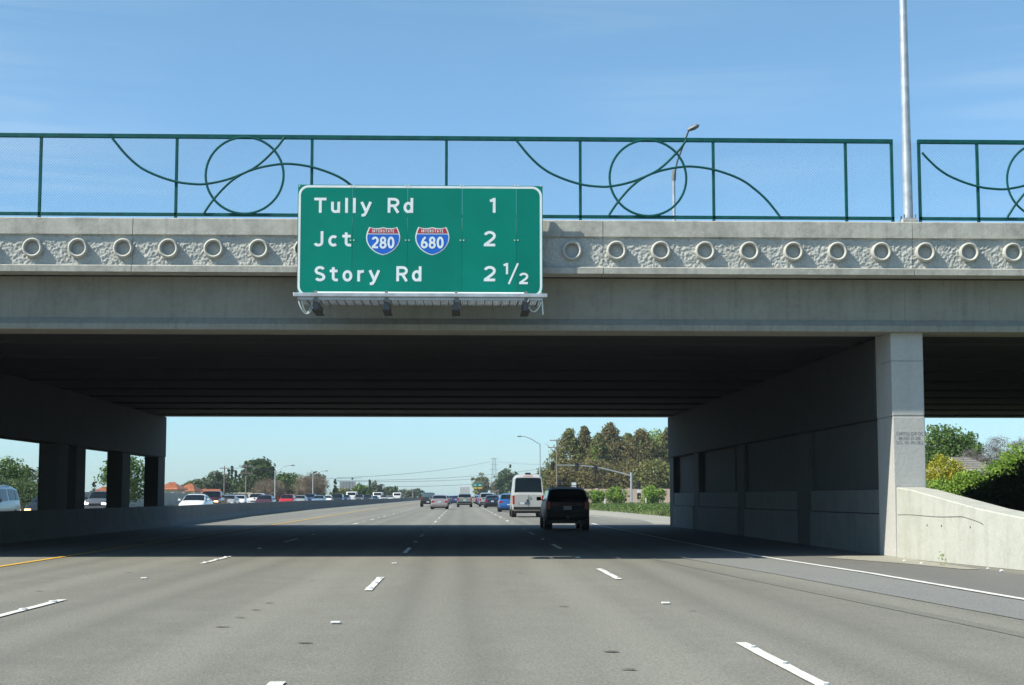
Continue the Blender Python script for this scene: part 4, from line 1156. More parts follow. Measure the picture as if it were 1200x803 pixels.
# --- oncoming carriageway, behind the median barrier
def onc(kind, px, Z, col, label, cat='car', **kw):
    X = W(px, 583, Z).x
    return vehicle(kind, X, Z, col, label, cat, facing=-1, **kw)
onc('van', -22, 69.3, 'paleblue', 'pale grey van at the far left edge behind the median wall', 'van', scale=0.86) if False else None
vehicle('minivan', -20.55, 69.6, 'paleblue', 'pale grey-blue van at the left edge of the picture behind the median wall', 'van', facing=-1, scale=1.03)
onc('sedan', 61, 84, 'darkblue', 'dark sedan with lit headlight left of the double column in the median', lit='amber')
onc('suv', 119, 112, 'grey', 'grey car with lit headlights framed between two median columns', lit=True, scale=0.86)
onc('sedan', 230, 112, 'white', 'nearest white sedan behind the median wall beyond the overpass')
onc('pickup', 249, 150, 'maroon', 'dark red pickup truck behind the nearest white sedan', 'pickup truck', lit='amber', scale=1.02)
onc('sedan', 269, 184, 'silver', 'silver car half hidden to the left of the second white sedan', detail=1)
onc('sedan', 281, 196, 'white', 'second white sedan, right of the dark red pickup', detail=1)
onc('suv', 301, 192, 'white', 'white sport utility vehicle behind the dark maroon sedan', detail=1)
onc('sedan', 311, 166, 'maroon', 'dark maroon sedan with amber lights beside the white lamp pole', lit='amber')
onc('hatch', 337, 188, 'red', 'bright red hatchback right of the lamp pole in the oncoming queue', lit=True)
onc('sedan', 352, 225, 'silver', 'silver sedan just right of the red hatchback', detail=1)
onc('suv', 363, 236, 'navy', 'navy sport utility vehicle in the oncoming queue', detail=1)
onc('sedan', 374, 228, 'lightblue', 'light blue sedan overlapping the navy vehicle', detail=1)
onc('sedan', 384, 290, 'white', 'small white sedan right of the light blue sedan', detail=1)
onc('minivan', 396, 285, 'black', 'black minivan left of the first white truck in the oncoming queue', detail=1)
onc('suv', 405, 330, 'navy', 'small dark blue vehicle touching the first oncoming white truck', detail=1)
box_truck(W(412.5, 583, 380).x, 380, 2.4, 2.45, 4.5, 'first white box truck in the oncoming queue below the billboard', -1)
onc('suv', 421, 320, 'grey', 'small grey vehicle right of the first oncoming white truck', detail=1)
onc('suv', 431, 330, 'black', 'small black vehicle in front of the slim cypress tree', detail=1)
onc('sedan', 439, 380, 'navy', 'small navy sedan left of the second oncoming white truck', detail=1)
box_truck(W(443, 583, 420).x, 420, 2.5, 2.4, 5.0, 'second white box truck in the oncoming queue', -1)
onc('suv', 450, 400, 'silver', 'small silver vehicle right of the second oncoming white truck', detail=1)
onc('sedan', 458, 420, 'white', 'small white car left of the third oncoming white truck', detail=1)
box_truck(W(465.5, 583, 480).x, 480, 2.5, 2.5, 5.0, 'third and farthest white box truck in the oncoming queue', -1, 'white')

# ------------------------------------------------------------------ vegetation
def leaves(n, size, envelope, seed, clump=0.16, elong=1.0, flat=0.0):
    """leaf quads gathered in clumps; envelope(rs, m) gives clump centres and radii"""
    rs = np.random.RandomState(seed)
    m = max(14, n//22)
    cen, rad = envelope(rs, m)
    idx = rs.randint(0, len(cen), n)
    d = rs.normal(size=(n, 3)); d /= np.linalg.norm(d, axis=1)[:, None]
    rr = rs.rand(n)**0.45
    p = cen[idx] + d*rad[idx][:, None]*rr[:, None]*np.array([1, 1, 0.75])
    nrm = d + rs.normal(size=(n, 3))*0.6; nrm /= np.linalg.norm(nrm, axis=1)[:, None]
    t = np.cross(nrm, rs.normal(size=(n, 3))); t /= np.linalg.norm(t, axis=1)[:, None]
    b = np.cross(nrm, t)
    s = size*(0.6+0.8*rs.rand(n))[:, None]
    v = np.stack([p - t*s*elong, p + b*s*0.6, p + t*s*elong, p - b*s*0.6], 1) if elong > 1.5 else np.stack([p - t*s*0.8, p + b*s*0.5, p + t*s*0.8, p - b*s*0.5], 1)
    if elong > 1.5: v = np.stack([p - t*s*elong - b*s*0.06, p - t*s*elong + b*s*0.06, p + t*s*elong + b*s*0.05, p + t*s*elong - b*s*0.05], 1)
    return v.reshape(-1, 3), np.arange(n*4).reshape(n, 4)
def env_round(w, h, z0, lump=0.26):
    def f(rs, m):
        d = rs.normal(size=(m, 3)); d /= np.linalg.norm(d, axis=1)[:, None]
        r_ = (rs.rand(m)**0.42)*0.90
        c = d*r_[:, None]*np.array([w/2, w/2, h/2]); c[:, 2] += z0+h/2
        # uneven outline: a few lobes pushed outward
        a = np.arctan2(c[:, 1], c[:, 0]); ph = rs.rand(3)*6.28
        k = 1+0.16*np.sin(2*a+ph[0])+0.10*np.sin(5*a+ph[1])
        c[:, :2] *= k[:, None]
        return c, (0.6+0.8*rs.rand(m))*w*lump*0.5
    return f
def env_cone(w, h, z0, p=0.72, lump=0.15):
    def f(rs, m):
        t = rs.rand(m)**1.05
        r_ = (1-t)**p*w/2*(0.15+0.85*rs.rand(m)**0.5)*(1+0.10*np.sin(t*17+rs.rand()*6))+0.05
        a = rs.rand(m)*6.283
        c = np.stack([r_*np.cos(a), r_*np.sin(a), z0+h*t*0.97], 1)
        return c, (0.6+0.8*rs.rand(m))*(w*lump)*(1.15-0.85*t)
    return f
def env_column(w, h, z0):
    def f(rs, m):
        t = rs.rand(m); r_ = w/2*0.6*rs.rand(m)**0.5*np.clip(1.25-t, 0.15, 1)
        a = rs.rand(m)*6.283
        return np.stack([r_*np.cos(a), r_*np.sin(a), z0+h*t*0.95], 1), np.full(m, w*0.27)*np.clip(1.3-t, 0.3, 1)
    return f
TREE_SEED = [11]
def limbs(h, w, base_r, z_crown, rng_, n=6, name='trunk', par=None, mt=None, twigs=0):
    m = MB()
    top = h*0.8
    lean = rng_.uniform(-0.04, 0.04)*h
    pts = [(lean*t*t, 0.3*lean*t, top*t) for t in (0, .2, .4, .6, .8, 1)]
    m.tube(pts, [base_r*1.25, base_r, base_r*.85, base_r*.62, base_r*.4, base_r*.15], 8)
    ends = []
    for i in range(n):
        t = rng_.uniform(0.28, 0.8); a = rng_.uniform(0, 6.28); l_ = w*0.42*rng_.uniform(0.6, 1.0)
        p0 = Vector((lean*t*t, 0.3*lean*t, top*t)); up = rng_.uniform(0.35, 0.9)
        p1 = p0+Vector((math.cos(a), math.sin(a), up))*l_*0.5; p2 = p0+Vector((math.cos(a), math.sin(a), up*1.3))*l_
        m.tube([p0, p1, p2], [base_r*.42, base_r*.28, base_r*.08], 6)
        ends += [p1, p2]
        for q in range(twigs):
            s = p0.lerp(p2, rng_.uniform(0.3, 1.0)); e = s+Vector((rng_.uniform(-1, 1), rng_.uniform(-1, 1), rng_.uniform(0.2, 1.1)))*l_*0.42
            m.tube([s, e], base_r*.13, 4, r1=base_r*.03)
    return m.build(name, mt or M_bark, par, smooth=60, world=False)
def tree(X, Y, h, w, mt, label, shape='round', n=2200, leaf_s=0.30, z0=None, name='tree', group=None, bare=False, cat='tree', base_z=0.0):
    TREE_SEED[0] += 1; sd_ = TREE_SEED[0]; rg = random.Random(sd_)
    t = empty(name, (X, Y, base_z), label, cat, group)
    z0 = h*0.18 if z0 is None else z0
    if bare:
        limbs(h, w, max(0.09, h*0.018), z0, rg, 11, par=t, twigs=7, mt=M_bark)
        v, f = leaves(n, leaf_s, env_round(w, h-z0, z0, 0.3), sd_, elong=2.6)
        mesh_np('twigs', v, f, mt, t)
        return t
    limbs(h, w, max(0.10, h*0.022), z0, rg, 7, par=t)
    env = {'round': env_round(w, h-z0, z0), 'cone': env_cone(w, h-z0, z0, 0.80 if name == 'conifer' else 0.72), 'column': env_column(w, h-z0, z0), 'spire': env_cone(w, h-z0, z0, 1.0, 0.2)}[shape]
    v, f = leaves(n, leaf_s, env, sd_)
    mesh_np('crown', v, f, mt, t)
    return t
def tree_px(cx, y_top, wpx, Z, mt, label, **kw):         # a tree whose crown top the photo shows at cx, y_top
    p = W(cx, y_top, Z); bz = kw.pop('base_z', 0.0)
    return tree(p.x, Z, p.z-bz, wpx*Z/FPX, mt, label, base_z=bz, **kw)

# right-hand row beyond the freeway
row = [
 (783, 506, 40, 318, LF_olive2, 'olive conifer of the right row, cut by the bridge pier edge', 'cone'),
 (768, 503, 34, 345, LF_bright, 'bright green leafy tree rising behind the olive conifers', 'round'),
 (751, 508, 46, 315, LF_olive, 'broad olive-brown conifer above the signal pole', 'cone'),
 (736, 512, 34, 330, LF_olive2, 'olive-green conifer left of the broad one above the signal pole', 'cone'),
 (715, 500, 44, 320, LF_olive, 'tallest brown conifer in the middle of the right row', 'cone'),
 (701, 512, 30, 312, LF_olive2, 'narrow olive conifer beside the tallest brown conifer', 'cone'),
 (685, 503, 28, 328, LF_olive, 'slim pointed brown conifer between two bushier ones', 'cone'),
 (667, 507, 40, 318, LF_olive2, 'leftmost full-height conifer of the right row, right of the dead pole', 'cone'),
 (650, 545, 34, 322, LF_olive2, 'low olive tree behind the left end of the signal arm', 'round'),
 (697, 540, 50, 305, LF_olive, 'low bushy brown conifer under the middle of the signal arm', 'round'),
 (738, 545, 54, 303, LF_olive, 'low dense brown conifer behind the signal pole', 'round'),
 (770, 540, 46, 300, LF_olive2, 'low dense olive conifer behind the pinkish wall at the pier', 'round'),
 (758, 515, 36, 334, LF_bright, 'yellow-green tree showing between olive conifers', 'round'),
 (666, 540, 34, 308, LF_olive, 'low dense brown conifer left of the signal heads', 'round'),
]
for cx, yt, wp, Z, mt, lb, shp in row:
    tree_px(cx, yt-(5 if shp == 'cone' else 2), wp*(2.15 if shp == 'cone' else 1.4), Z, mt, lb, shape=shp, n=12000, leaf_s=0.28, z0=0.6, name='conifer' if shp == 'cone' else 'tree', group='trees in the row right of the freeway')
tree_px(696, 522, 10, 306, LF_bright, 'thin yellow-green creeper-like tree against the brown conifers', shape='column', n=900, leaf_s=0.3)
# shrubs in front of the wall
for cx, yt, wp, lb in ((681, 574, 14, 'bright green shrub beside the dark vehicle roof'), (699, 574.5, 15, 'round bright shrub left of the young street shrubs'), (722, 571.5, 21, 'bright green shrub left of the signal pole'), (765, 569, 24, 'large bright green shrub right of the signal pole'), (641, 578, 10, 'low green shrub seen between the van and the dark vehicle')):
    tree_px(cx, yt-1.5, wp*1.3, 236, LF_bright, lb, shape='round', n=3000, leaf_s=0.16, z0=0.1, name='shrub', cat='shrub', group='bright shrubs on the right verge')
# middle distance around the vanishing point
tree_px(594, 548, 30, 520, LF_dark, 'dark round tree above the blue hatchback', n=2600, leaf_s=0.5, z0=0.8)
tree_px(598, 543.5, 6, 560, LF_dark, 'thin ragged palm-like tree top above the dark round tree', shape='column', n=260, leaf_s=0.5, z0=6)
tree_px(564, 554, 22, 640, LF_olive2, 'olive round tree above the small green sign', n=2200, leaf_s=0.6, z0=0.8)
tree_px(583, 562, 18, 700, LF_twig, 'brownish thin tree between the olive and the dark round tree', n=1800, leaf_s=0.5, z0=0.8)
tree_px(612, 562, 22, 560, LF_mid, 'mid green tree hidden behind the silver van', n=1600, leaf_s=0.5, z0=0.8)
tree_px(634, 560, 22, 500, LF_olive2, 'olive tree between the silver van and the utility pole', n=1800, leaf_s=0.5, z0=0.8)
# left side
L_ = [
 (232, 562, 26, 330, LF_dark, 'dark low tree behind the orange roofed house', 'round', 1800),
 (222, 566, 16, 350, LF_dark, 'small dark tree between the orange roofs', 'round', 900),
 (243, 561, 12, 325, LF_grey, 'ragged grey-green treetop left of the pale willow', 'round', 700),
 (254, 551, 22, 330, LF_grey, 'pale grey-green willow left of the cypresses', 'round', 2600),
 (268, 548, 5, 370, LF_dark, 'leftmost thin cypress of four', 'column', 500),
 (272, 544, 5.5, 365, LF_dark, 'tallest thin cypress of four', 'column', 600),
 (276.5, 550, 5.5, 370, LF_dark, 'third thin cypress of four', 'column', 500),
 (280.5, 555, 5.5, 372, LF_dark, 'rightmost and shortest thin cypress of four', 'column', 500),
 (272, 563, 34, 350, LF_dark, 'dark leafy tree mass under the cypresses', 'round', 2600),
 (289, 539, 12, 350, LF_dark, 'narrow dark evergreen left of the biggest evergreen', 'cone', 1400),
 (303, 534, 25, 345, LF_dark, 'biggest dark evergreen on the left side', 'round', 4200),
 (319, 546, 12, 355, LF_dark, 'pointed dark evergreen right of the biggest one', 'cone', 1200),
 (337, 553, 30, 360, LF_mid, 'wide mid-green tree behind the bare bushes', 'round', 2800),
 (350, 560, 16, 365, LF_dark, 'dark green tree between the two bare trees', 'round', 1400),
 (369, 552, 20, 420, LF_dark, 'dark treetop behind the tan bare tree', 'round', 1400),
 (393, 561, 5.5, 420, LF_dark, 'small dark conifer left of the billboard', 'cone', 500),
 (413, 559, 4, 520, LF_dark, 'tiny cypress tip over the billboard', 'column', 200),
 (404, 573, 22, 430, LF_olive2, 'olive scrub under the billboard', 'round', 900),
 (423, 567, 17, 430, LF_mid, 'mid green tree right of the billboard', 'round', 1300),
 (433.5, 562, 4.5, 420, LF_dark, 'slim dark cypress right of the billboard', 'column', 500),
 (442, 565, 15, 470, LF_grey, 'grey-green tree behind the slim cypress', 'round', 1100),
 (459, 569, 14, 520, LF_dark, 'rounded dark tree at the far end of the oncoming queue', 'round', 900),
 (476, 573, 14, 620, LF_grey, 'hazy grey-green tree left of the dark pickup', 'round', 800),
 (487, 572, 12, 640, LF_dark, 'small dark tree nearest the dark pickup on the left', 'round', 700),
 (497, 580, 12, 800, LF_grey, 'low distant tree behind the dark pickup', 'round', 400),
]
for cx, yt, wp, Z, mt, lb, shp, n in L_:
    tree_px(cx, yt, wp*(1.15 if wp < 7 else 1.6), Z, mt, lb, shape=shp, n=int(n*1.6), leaf_s=0.12+Z*0.0007, z0=0.2, name='cypress_tree' if shp == 'column' else 'tree', group='trees beyond the oncoming carriageway')
tree_px(315, 562, 44, 300, LF_twig, 'wide bare brown bush-like tree behind the lamp pole', bare=True, n=5000, leaf_s=0.22, z0=0.2, name='bare_tree')
tree_px(366, 556, 44, 330, LF_twig, 'wide tan bare tree behind the navy vehicle', bare=True, n=5200, leaf_s=0.24, z0=0.2, name='bare_tree')
tree_px(351, 570, 12, 290, LF_twig, 'small pale bare shrub above the red hatchback', bare=True, n=700, leaf_s=0.2, z0=0.2, name='bare_tree')
# behind the left openings
tree_px(14, 532, 56, 140, LF_mid, 'tall light green willow at the far left behind the pale van', n=5200, leaf_s=0.13, z0=0.3)
tree_px(-20, 540, 50, 135, LF_mid, 'light green tree cut by the left picture edge', n=3000, leaf_s=0.13, z0=0.3)
tree_px(148, 530, 60, 150, LF_mid, 'full green tree seen through two gaps between the median columns', n=5200, leaf_s=0.15, z0=0.6)
tree_px(111, 558, 9, 200, LF_dark, 'small dark conifer over the roof between median columns', shape='cone', n=700, leaf_s=0.15, z0=0.4)
def hedge(x0, x1, y0, y1, h, mt, label, n, s, cat='hedge', name='hedge'):
    rs = np.random.RandomState(n)
    def env(r_, m):
        c = np.stack([r_.uniform(x0, x1, m), r_.uniform(y0, y1, m), r_.uniform(0.1, h*0.9, m)], 1)
        return c, np.full(m, h*0.14)+r_.rand(m)*h*0.12
    v, f = leaves(n, s, env, n)
    loc = ((x0+x1)/2, (y0+y1)/2, 0); v = v-np.array(loc)
    o = mesh_np(name, v, f, mt, None, loc)
    return tag(o, label, cat)
hedge(W(-60, 580, 128).x, W(58, 580, 128).x, 124, 131, W(20, 560, 128).z, LF_dark, 'dark green hedge bank behind the pale van and the dark sedan', 9000, 0.14)
hedge(W(256, 580, 300).x, W(284, 580, 300).x, 297, 301, W(270, 579, 300).z, LF_dark, 'long clipped dark hedge behind the oncoming cars', 3000, 0.22)
def palm(cx, yt, Z, label):
    p = W(cx, yt, Z); t = empty('palm_tree', (p.x, Z, 0), label, 'palm tree')
    h = p.z-0.8; rg = random.Random(int(cx))
    MB().tube([(0,0,0),(0.1,0,h*0.5),(0,0,h)], 0.2, 8, r1=0.13).build('trunk', M_bark, t, world=False)
    m = MB()
    for k in range(34):
        a = rg.uniform(0, 6.28); e = rg.uniform(-0.7, 1.2); l_ = rg.uniform(0.9, 1.4)
        pts = []
        for i in range(6):
            s = i/5; r_ = l_*s*math.cos(e*0.6); z = h+l_*math.sin(e)*s-0.7*s*s
            pts.append(Vector((math.cos(a)*r_, math.sin(a)*r_, z)))
        sd2 = Vector((-math.sin(a), math.cos(a), 0))
        vs = []
        for i, q in enumerate(pts):
            w_ = 0.15*math.sin(math.pi*min(0.95, 0.15+i/5*0.85))+0.01
            vs += [q-sd2*w_-Vector((0,0,w_*.5)), q, q+sd2*w_-Vector((0,0,w_*.5))]
        fs = []
        for i in range(5): fs += [(3*i, 3*i+1, 3*i+4, 3*i+3), (3*i+1, 3*i+2, 3*i+5, 3*i+4)]
        m.add(vs, fs)
    m.build('fronds', LF_grey, t, world=False)
palm(33, 541, 165, 'left palm tree over the hedge, seen through the leftmost gap')
palm(48.5, 543, 172, 'right palm tree over the hedge, at the edge of the double column')

# right side beyond the wing barrier
tree_px(1104, 493, 84, 150, LF_mid, 'large green and yellowish tree right of the near bridge column', n=13000, leaf_s=0.16, z0=0.6)
tree_px(1134, 503, 50, 158, LF_mid, 'second green tree behind the yellow flowering bush', n=7000, leaf_s=0.16, z0=0.6)
tree_px(1142, 522, 46, 140, LF_twig2, 'bare reddish-grey tree over the grey roof', bare=True, n=2600, leaf_s=0.16, z0=1.0, name='bare_tree')
tree_px(1168, 508, 46, 150, LF_twig2, 'tallest bare grey tree against the sky', bare=True, n=1800, leaf_s=0.18, z0=1.5, name='bare_tree')
tree_px(1192, 512, 34, 156, LF_twig2, 'bare grey tree at the right picture edge', bare=True, n=1500, leaf_s=0.18, z0=1.5, name='bare_tree')
tree_px(1106, 532, 60, 118, LF_yellow, 'bright yellow flowering bush beside the near column', n=10000, leaf_s=0.10, z0=0.2, name='flowering_bush', cat='bush')
for cx, yt, wp, Z, mt, lb, n in (
  (1100, 566, 60, 84, LF_bright, 'low bright green bush right beside the near column', 5000),
  (1135, 556, 56, 86, LF_bright, 'bright green bush in the middle of the right bank', 5000),
  (1166, 543, 62, 86, LF_bright, 'sunlit bright green bush rising toward the right', 6000),
  (1200, 520, 76, 84, LF_bright, 'tallest sunlit bush at the right picture edge', 7000),
  (1235, 505, 80, 84, LF_mid, 'big green bush just beyond the right picture edge', 5000),
  (1150, 573, 54, 68, LF_dark, 'leftmost dark bush in the shade of the overpass', 4200),
  (1183, 558, 70, 67, LF_dark, 'dark shaded bush behind the sloping barrier', 5200),
  (1222, 535, 84, 66, LF_dark, 'big dark shaded bush at the right edge under the overpass', 5200)):
    tree_px(cx, yt-5, wp*1.2, Z, mt, lb, n=int(n*1.5), leaf_s=0.085, z0=0.05, name='bush', cat='bush', group='bushes on the right bank')
# bank under the right span and abutments
def bank(name, prof, y0, y1, mt, label):
    o = MB().prism_y(prof, y0, y1).build(name, mt); tag(o, label, kind='structure'); return o
bank('embankment', [(18.5, -0.02), (27.0, 1.2), (33.5, Z_GB-0.05), (70, Z_GB-0.05), (70, -0.02)], 20, 72.5, M_soil, 'earth bank carrying the right end of the overpass')
bank('embankment', [(-37.5, -0.02), (-46.0, Z_GB-0.05), (-80, Z_GB-0.05), (-80, -0.02)], 28, 72.5, M_soil, 'earth bank carrying the left end of the overpass')

# ------------------------------------------------------------------ verge grass, wall, signals
gv = G(786, 605); 
def grass(x0f, x1f, y0, y1, n, hmin, hmax, label, seed, mt=LF_grass):
    rs = np.random.RandomState(seed)
    y = y0+(y1-y0)*rs.rand(n)**1.4
    x = x0f(y)+(x1f(y)-x0f(y))*rs.rand(n)
    hh = (hmin+(hmax-hmin)*rs.rand(n))*(0.7+0.6*(np.sin(x*0.7+y*0.21)+np.sin(y*0.13))/2*0.6)
    a = rs.rand(n)*3.14; w_ = 0.03+0.05*rs.rand(n)
    dx, dy = np.cos(a)*w_, np.sin(a)*w_; lx, ly = rs.normal(size=n)*hh*0.3, rs.normal(size=n)*hh*0.3
    z = np.zeros(n)-0.012
    v = np.stack([np.stack([x-dx, y-dy, z], 1), np.stack([x+dx, y+dy, z], 1), np.stack([x+lx, y+ly, z+hh], 1)], 1).reshape(-1, 3)
    o = mesh_np('grass', v, np.arange(n*3).reshape(n, 3), mt, None)
    o['kind'] = 'stuff'; o['label'] = label
def gx0(y): return np.interp(y, [100, 105, 135, 165, 250, 320], [13.9, 13.75, 13.45, 12.45, 11.2, 11.0])
grass(gx0, lambda y: gx0(y)+22, 96, 290, 60000, 0.08, 0.5, 'rough green and yellowish verge grass beside the far shoulder', 5)
grass(lambda y: y*0-38.5, lambda y: y*0-36.2, 60, 300, 9000, 0.1, 0.4, 'thin strip of grass along the oncoming carriageway', 6)
def wenv2(r_, m):
    y = 110+150*r_.rand(m)**1.3; x = gx0(y)+0.6+20*r_.rand(m)**1.2
    return np.stack([x, y, 0.12+0.25*r_.rand(m)**2], 1), 0.12+0.32*r_.rand(m)**2
v, f = leaves(26000, 0.09, wenv2, 77)
o = mesh_np('ground_cover', v, f, LF_mid, None); o['kind'] = 'stuff'; o['label'] = 'low leafy weeds scattered through the verge grass'
# pinkish block wall beyond the verge, built of panels between pilasters
wy_ = 262
xa_, xb_ = W(662, 580, wy_).x, W(812, 580, wy_).x
wl = empty('block_wall', ((xa_+xb_)/2, wy_, 0), 'low pinkish block wall behind the bright shrubs', 'wall')
wt = W(760, 573, wy_).z
nn = 8
for i in range(nn):
    a = xa_+(xb_-xa_)*i/nn; b = xa_+(xb_-xa_)*(i+1)/nn
    MB().box(a+0.18, b-0.18, wy_, wy_+0.2, 0, wt).build('wall_panel', M_pink, wl)
    MB().box(a-0.18, a+0.18, wy_-0.08, wy_+0.28, 0, wt+0.12).build('pilaster', M_pink, wl)
# sound wall on the left
wl = empty('sound_wall', (-39.5, 190, 0), 'long grey-cream block sound wall along the oncoming carriageway', 'wall')
for i in range(18):
    y0 = 132+i*9.0; xx = -36.9-0.012*(y0-132)
    MB().box(xx-0.2, xx, y0+0.3, y0+8.7, 0, 1.75).build('wall_panel', M_wallgrey, wl)
    MB().box(xx-0.28, xx+0.08, y0-0.29, y0+0.29, 0, 1.9).build('pilaster', M_wallgrey, wl)

# traffic signal mast
SZ = 250.0
pb = W(740, 587, SZ); pt = W(740, 556, SZ)
ts = empty('traffic_signal', (pb.x, SZ, 0), 'grey traffic signal mast with long curved arm over the ramp', 'traffic light')
MB().tube([(pb.x, SZ, 0), (pb.x, SZ, pt.z+0.1)], 0.17, 14, r1=0.15).build('pole', M_galv, ts, smooth=60)
MB().tube([(pb.x, SZ, pt.z+0.05), (pb.x, SZ, pt.z+0.3)], 0.20, 12).build('pole_cap', M_galv, ts, smooth=60)
arm = [W(x, y, SZ) for x, y in ((740, 558), (728, 554.5), (712, 550.5), (700, 548), (688, 546.5), (676, 545.6), (660, 545.2), (651, 545.2))]
MB().tube(arm, 0.13, 10, r1=0.06).build('mast_arm', M_galv, ts, smooth=60)
def head(p, parent, h_=1.05, w_=0.36, nm='signal_head'):
    o = MB().box(p.x-w_/2, p.x+w_/2, p.y-0.15, p.y+0.12, p.z-h_/2, p.z+h_/2).build(nm, M_black, parent, bevel=0.03)
    MB().box(p.x-w_/2-0.12, p.x+w_/2+0.12, p.y+0.121, p.y+0.14, p.z-h_/2-0.12, p.z+h_/2+0.12).build('backplate', M_black, o)
    for k in (-1, 0, 1):
        MB().tube([(p.x, p.y-0.34, p.z+k*h_*0.31), (p.x, p.y-0.14, p.z+k*h_*0.31)], 0.12, 10).build('visor', M_black, o)
for x, y in ((647.7, 546.2), (676, 547), (698, 550.5)):
    head(W(x, y, SZ-0.3), ts)
for x, y, lb in ((655.5, 568, 'low signal head on a short post above the dark vehicle roof'), (748.5, 568.5, 'low dark signal head right of the signal mast')):
    p = W(x, y, 246); t = empty('pedestal_signal', (p.x, 246, 0), lb, 'traffic light')
    MB().tube([(p.x, 246, 0), (p.x, 246, p.z-0.4)], 0.06, 8).build('post', M_galv, t)
    head(p, t)
    if x > 700:
        q = W(748.6, 581.5, 246)
        MB().box(q.x-0.28, q.x+0.28, 245.55, 245.9, q.z-0.5, q.z+0.45).build('control_cabinet', M_black, t)
        MB().box(q.x-0.22, q.x+0.26, 245.6, 245.9, W(748, 577, 246).z-0.05, W(748, 574.5, 246).z).build('cabinet_cap', M_signwhite, t)
p = W(672.5, 568.5, 240); t = empty('road_sign', (p.x, 240, 0), 'small white rectangular sign above the dark vehicle roof', 'road sign')
MB().tube([(p.x, 240, 0), (p.x, 240, p.z+0.4)], 0.04, 8).build('post', M_galvd, t)
MB().box(p.x-0.34, p.x+0.34, 239.9, 239.93, p.z-0.36, p.z+0.38).build('sign_plate', M_signwhite, t)
for px, py, lb in ((709, 587, 'small pale marker post in the grass left of the signal mast'), (757, 586, 'short pale post below the large bright shrub')):
    p = W(px, py, 232); o = MB().box(p.x-0.07, p.x+0.07, 231.9, 232.1, 0, p.z+0.25).build('marker_post', M_signwhite, bevel=0.02); tag(o, lb, 'post')

# lamp poles and utility poles
def lamp_pole(bx_, y_top, ax, ay, Z, label, r_=0.11):
    a = W(bx_, y_top, Z); b = W(ax, ay, Z); t = empty('street_lamp', (a.x, Z, 0), label, 'street lamp')
    MB().tube([(a.x, Z, 0), (a.x, Z, a.z)], r_, 10, r1=r_*0.7).build('pole', M_galv, t, smooth=60)
    mid = Vector(((a.x+b.x)/2, Z, (a.z*0.42+b.z*0.58)+abs(b.x-a.x)*0.04))
    MB().tube([(a.x, Z, a.z-0.1), mid, (b.x+(a.x-b.x)*0.15, Z, b.z+0.02), b], r_*0.5, 8).build('arm', M_galv, t, smooth=60)
    s = 1 if b.x > a.x else -1
    MB().box(min(b.x, b.x+s*0.55), max(b.x, b.x+s*0.55), Z-0.14, Z+0.14, b.z-0.08, b.z+0.08).build('lamp_head', M_galvd, t, bevel=0.04)
lamp_pole(632.7, 520, 611, 511.5, 215, 'tall lamp pole with long arm rising behind the silver van')
lamp_pole(322.5, 551, 341, 545.5, 235, 'slender pale lamp pole right of the dark maroon sedan', 0.10)
lamp_pole(366.8, 556, 381, 552, 300, 'thin lamp pole in front of the tan bare tree', 0.12)
def utility(px, yt, Z, label, arms=((0.4, 1.2),), r_=0.15, thick=1.0):
    a = W(px, yt, Z); t = empty('utility_pole', (a.x, Z, 0), label, 'utility pole')
    MB().tube([(a.x, Z, 0), (a.x, Z, a.z)], r_*thick, 8, r1=r_*0.7*thick).build('pole', M_wood, t, smooth=60)
    for dz, hw in arms:
        MB().bar((a.x-hw, Z-0.15, a.z-dz), (a.x+hw, Z-0.15, a.z-dz), 0.12, 0.14).build('crossarm', M_wood, t)
        for k in (-0.9, -0.4, 0.4, 0.9):
            MB().tube([(a.x+hw*k, Z-0.15, a.z-dz+0.07), (a.x+hw*k, Z-0.15, a.z-dz+0.25)], 0.05, 6).build('insulator', M_galvd, t)
    return a
u1 = utility(263.2, 546, 320, 'plain wooden utility pole left of the cypresses', ((0.5, 0.9),))
u2 = utility(288.7, 544, 300, 'wooden utility pole with two crossarms in front of the big evergreen', ((0.4, 1.3), (1.7, 1.1)))
u3 = utility(652.5, 514.5, 300, 'weathered utility pole with crossarms left of the right conifers', ((0.3, 1.3), (1.6, 1.7)))
u4 = utility(639.7, 542, 330, 'shorter utility pole between the lamp pole and the conifers', ((1.2, 1.2),))
u5 = utility(484, 573, 560, 'short dark pole with a box on top near the dark pickup', ((0.5, 1.4),), thick=1.6)
# lattice tower
Z = 900; a = W(579, 536.5, Z); t = empty('lattice_tower', (a.x, Z, 0), 'steel lattice power tower rising behind the small green sign', 'power tower')
lv = MB(); xt = MB(); hT = a.z
def wv(z): return 1.5*(1-z/hT)+0.6
for sx in (-1, 1):
    for sy in (-1, 1):
        lg = MB(); lg.tube([(a.x+sx*wv(z), Z+sy*wv(z), z) for z in (0, hT*0.5, hT)], 0.11, 5); lg.build('leg', M_galvd, t)
zs = [i*hT/13 for i in range(14)]
for z0, z1 in zip(zs[:-1], zs[1:]):
    for sy in (-1, 1):
        xt.bar((a.x-wv(z0), Z+sy*wv(z0), z0), (a.x+wv(z1), Z+sy*wv(z1), z1), 0.09); xt.bar((a.x+wv(z0), Z+sy*wv(z0), z0), (a.x-wv(z1), Z+sy*wv(z1), z1), 0.09)
xt.build('bracing', M_galvd, t)
for z in (hT*0.97, hT*0.84, hT*0.71): MB().bar((a.x-2.4, Z, z), (a.x+2.4, Z, z), 0.15).build('crossarm', M_galvd, t)
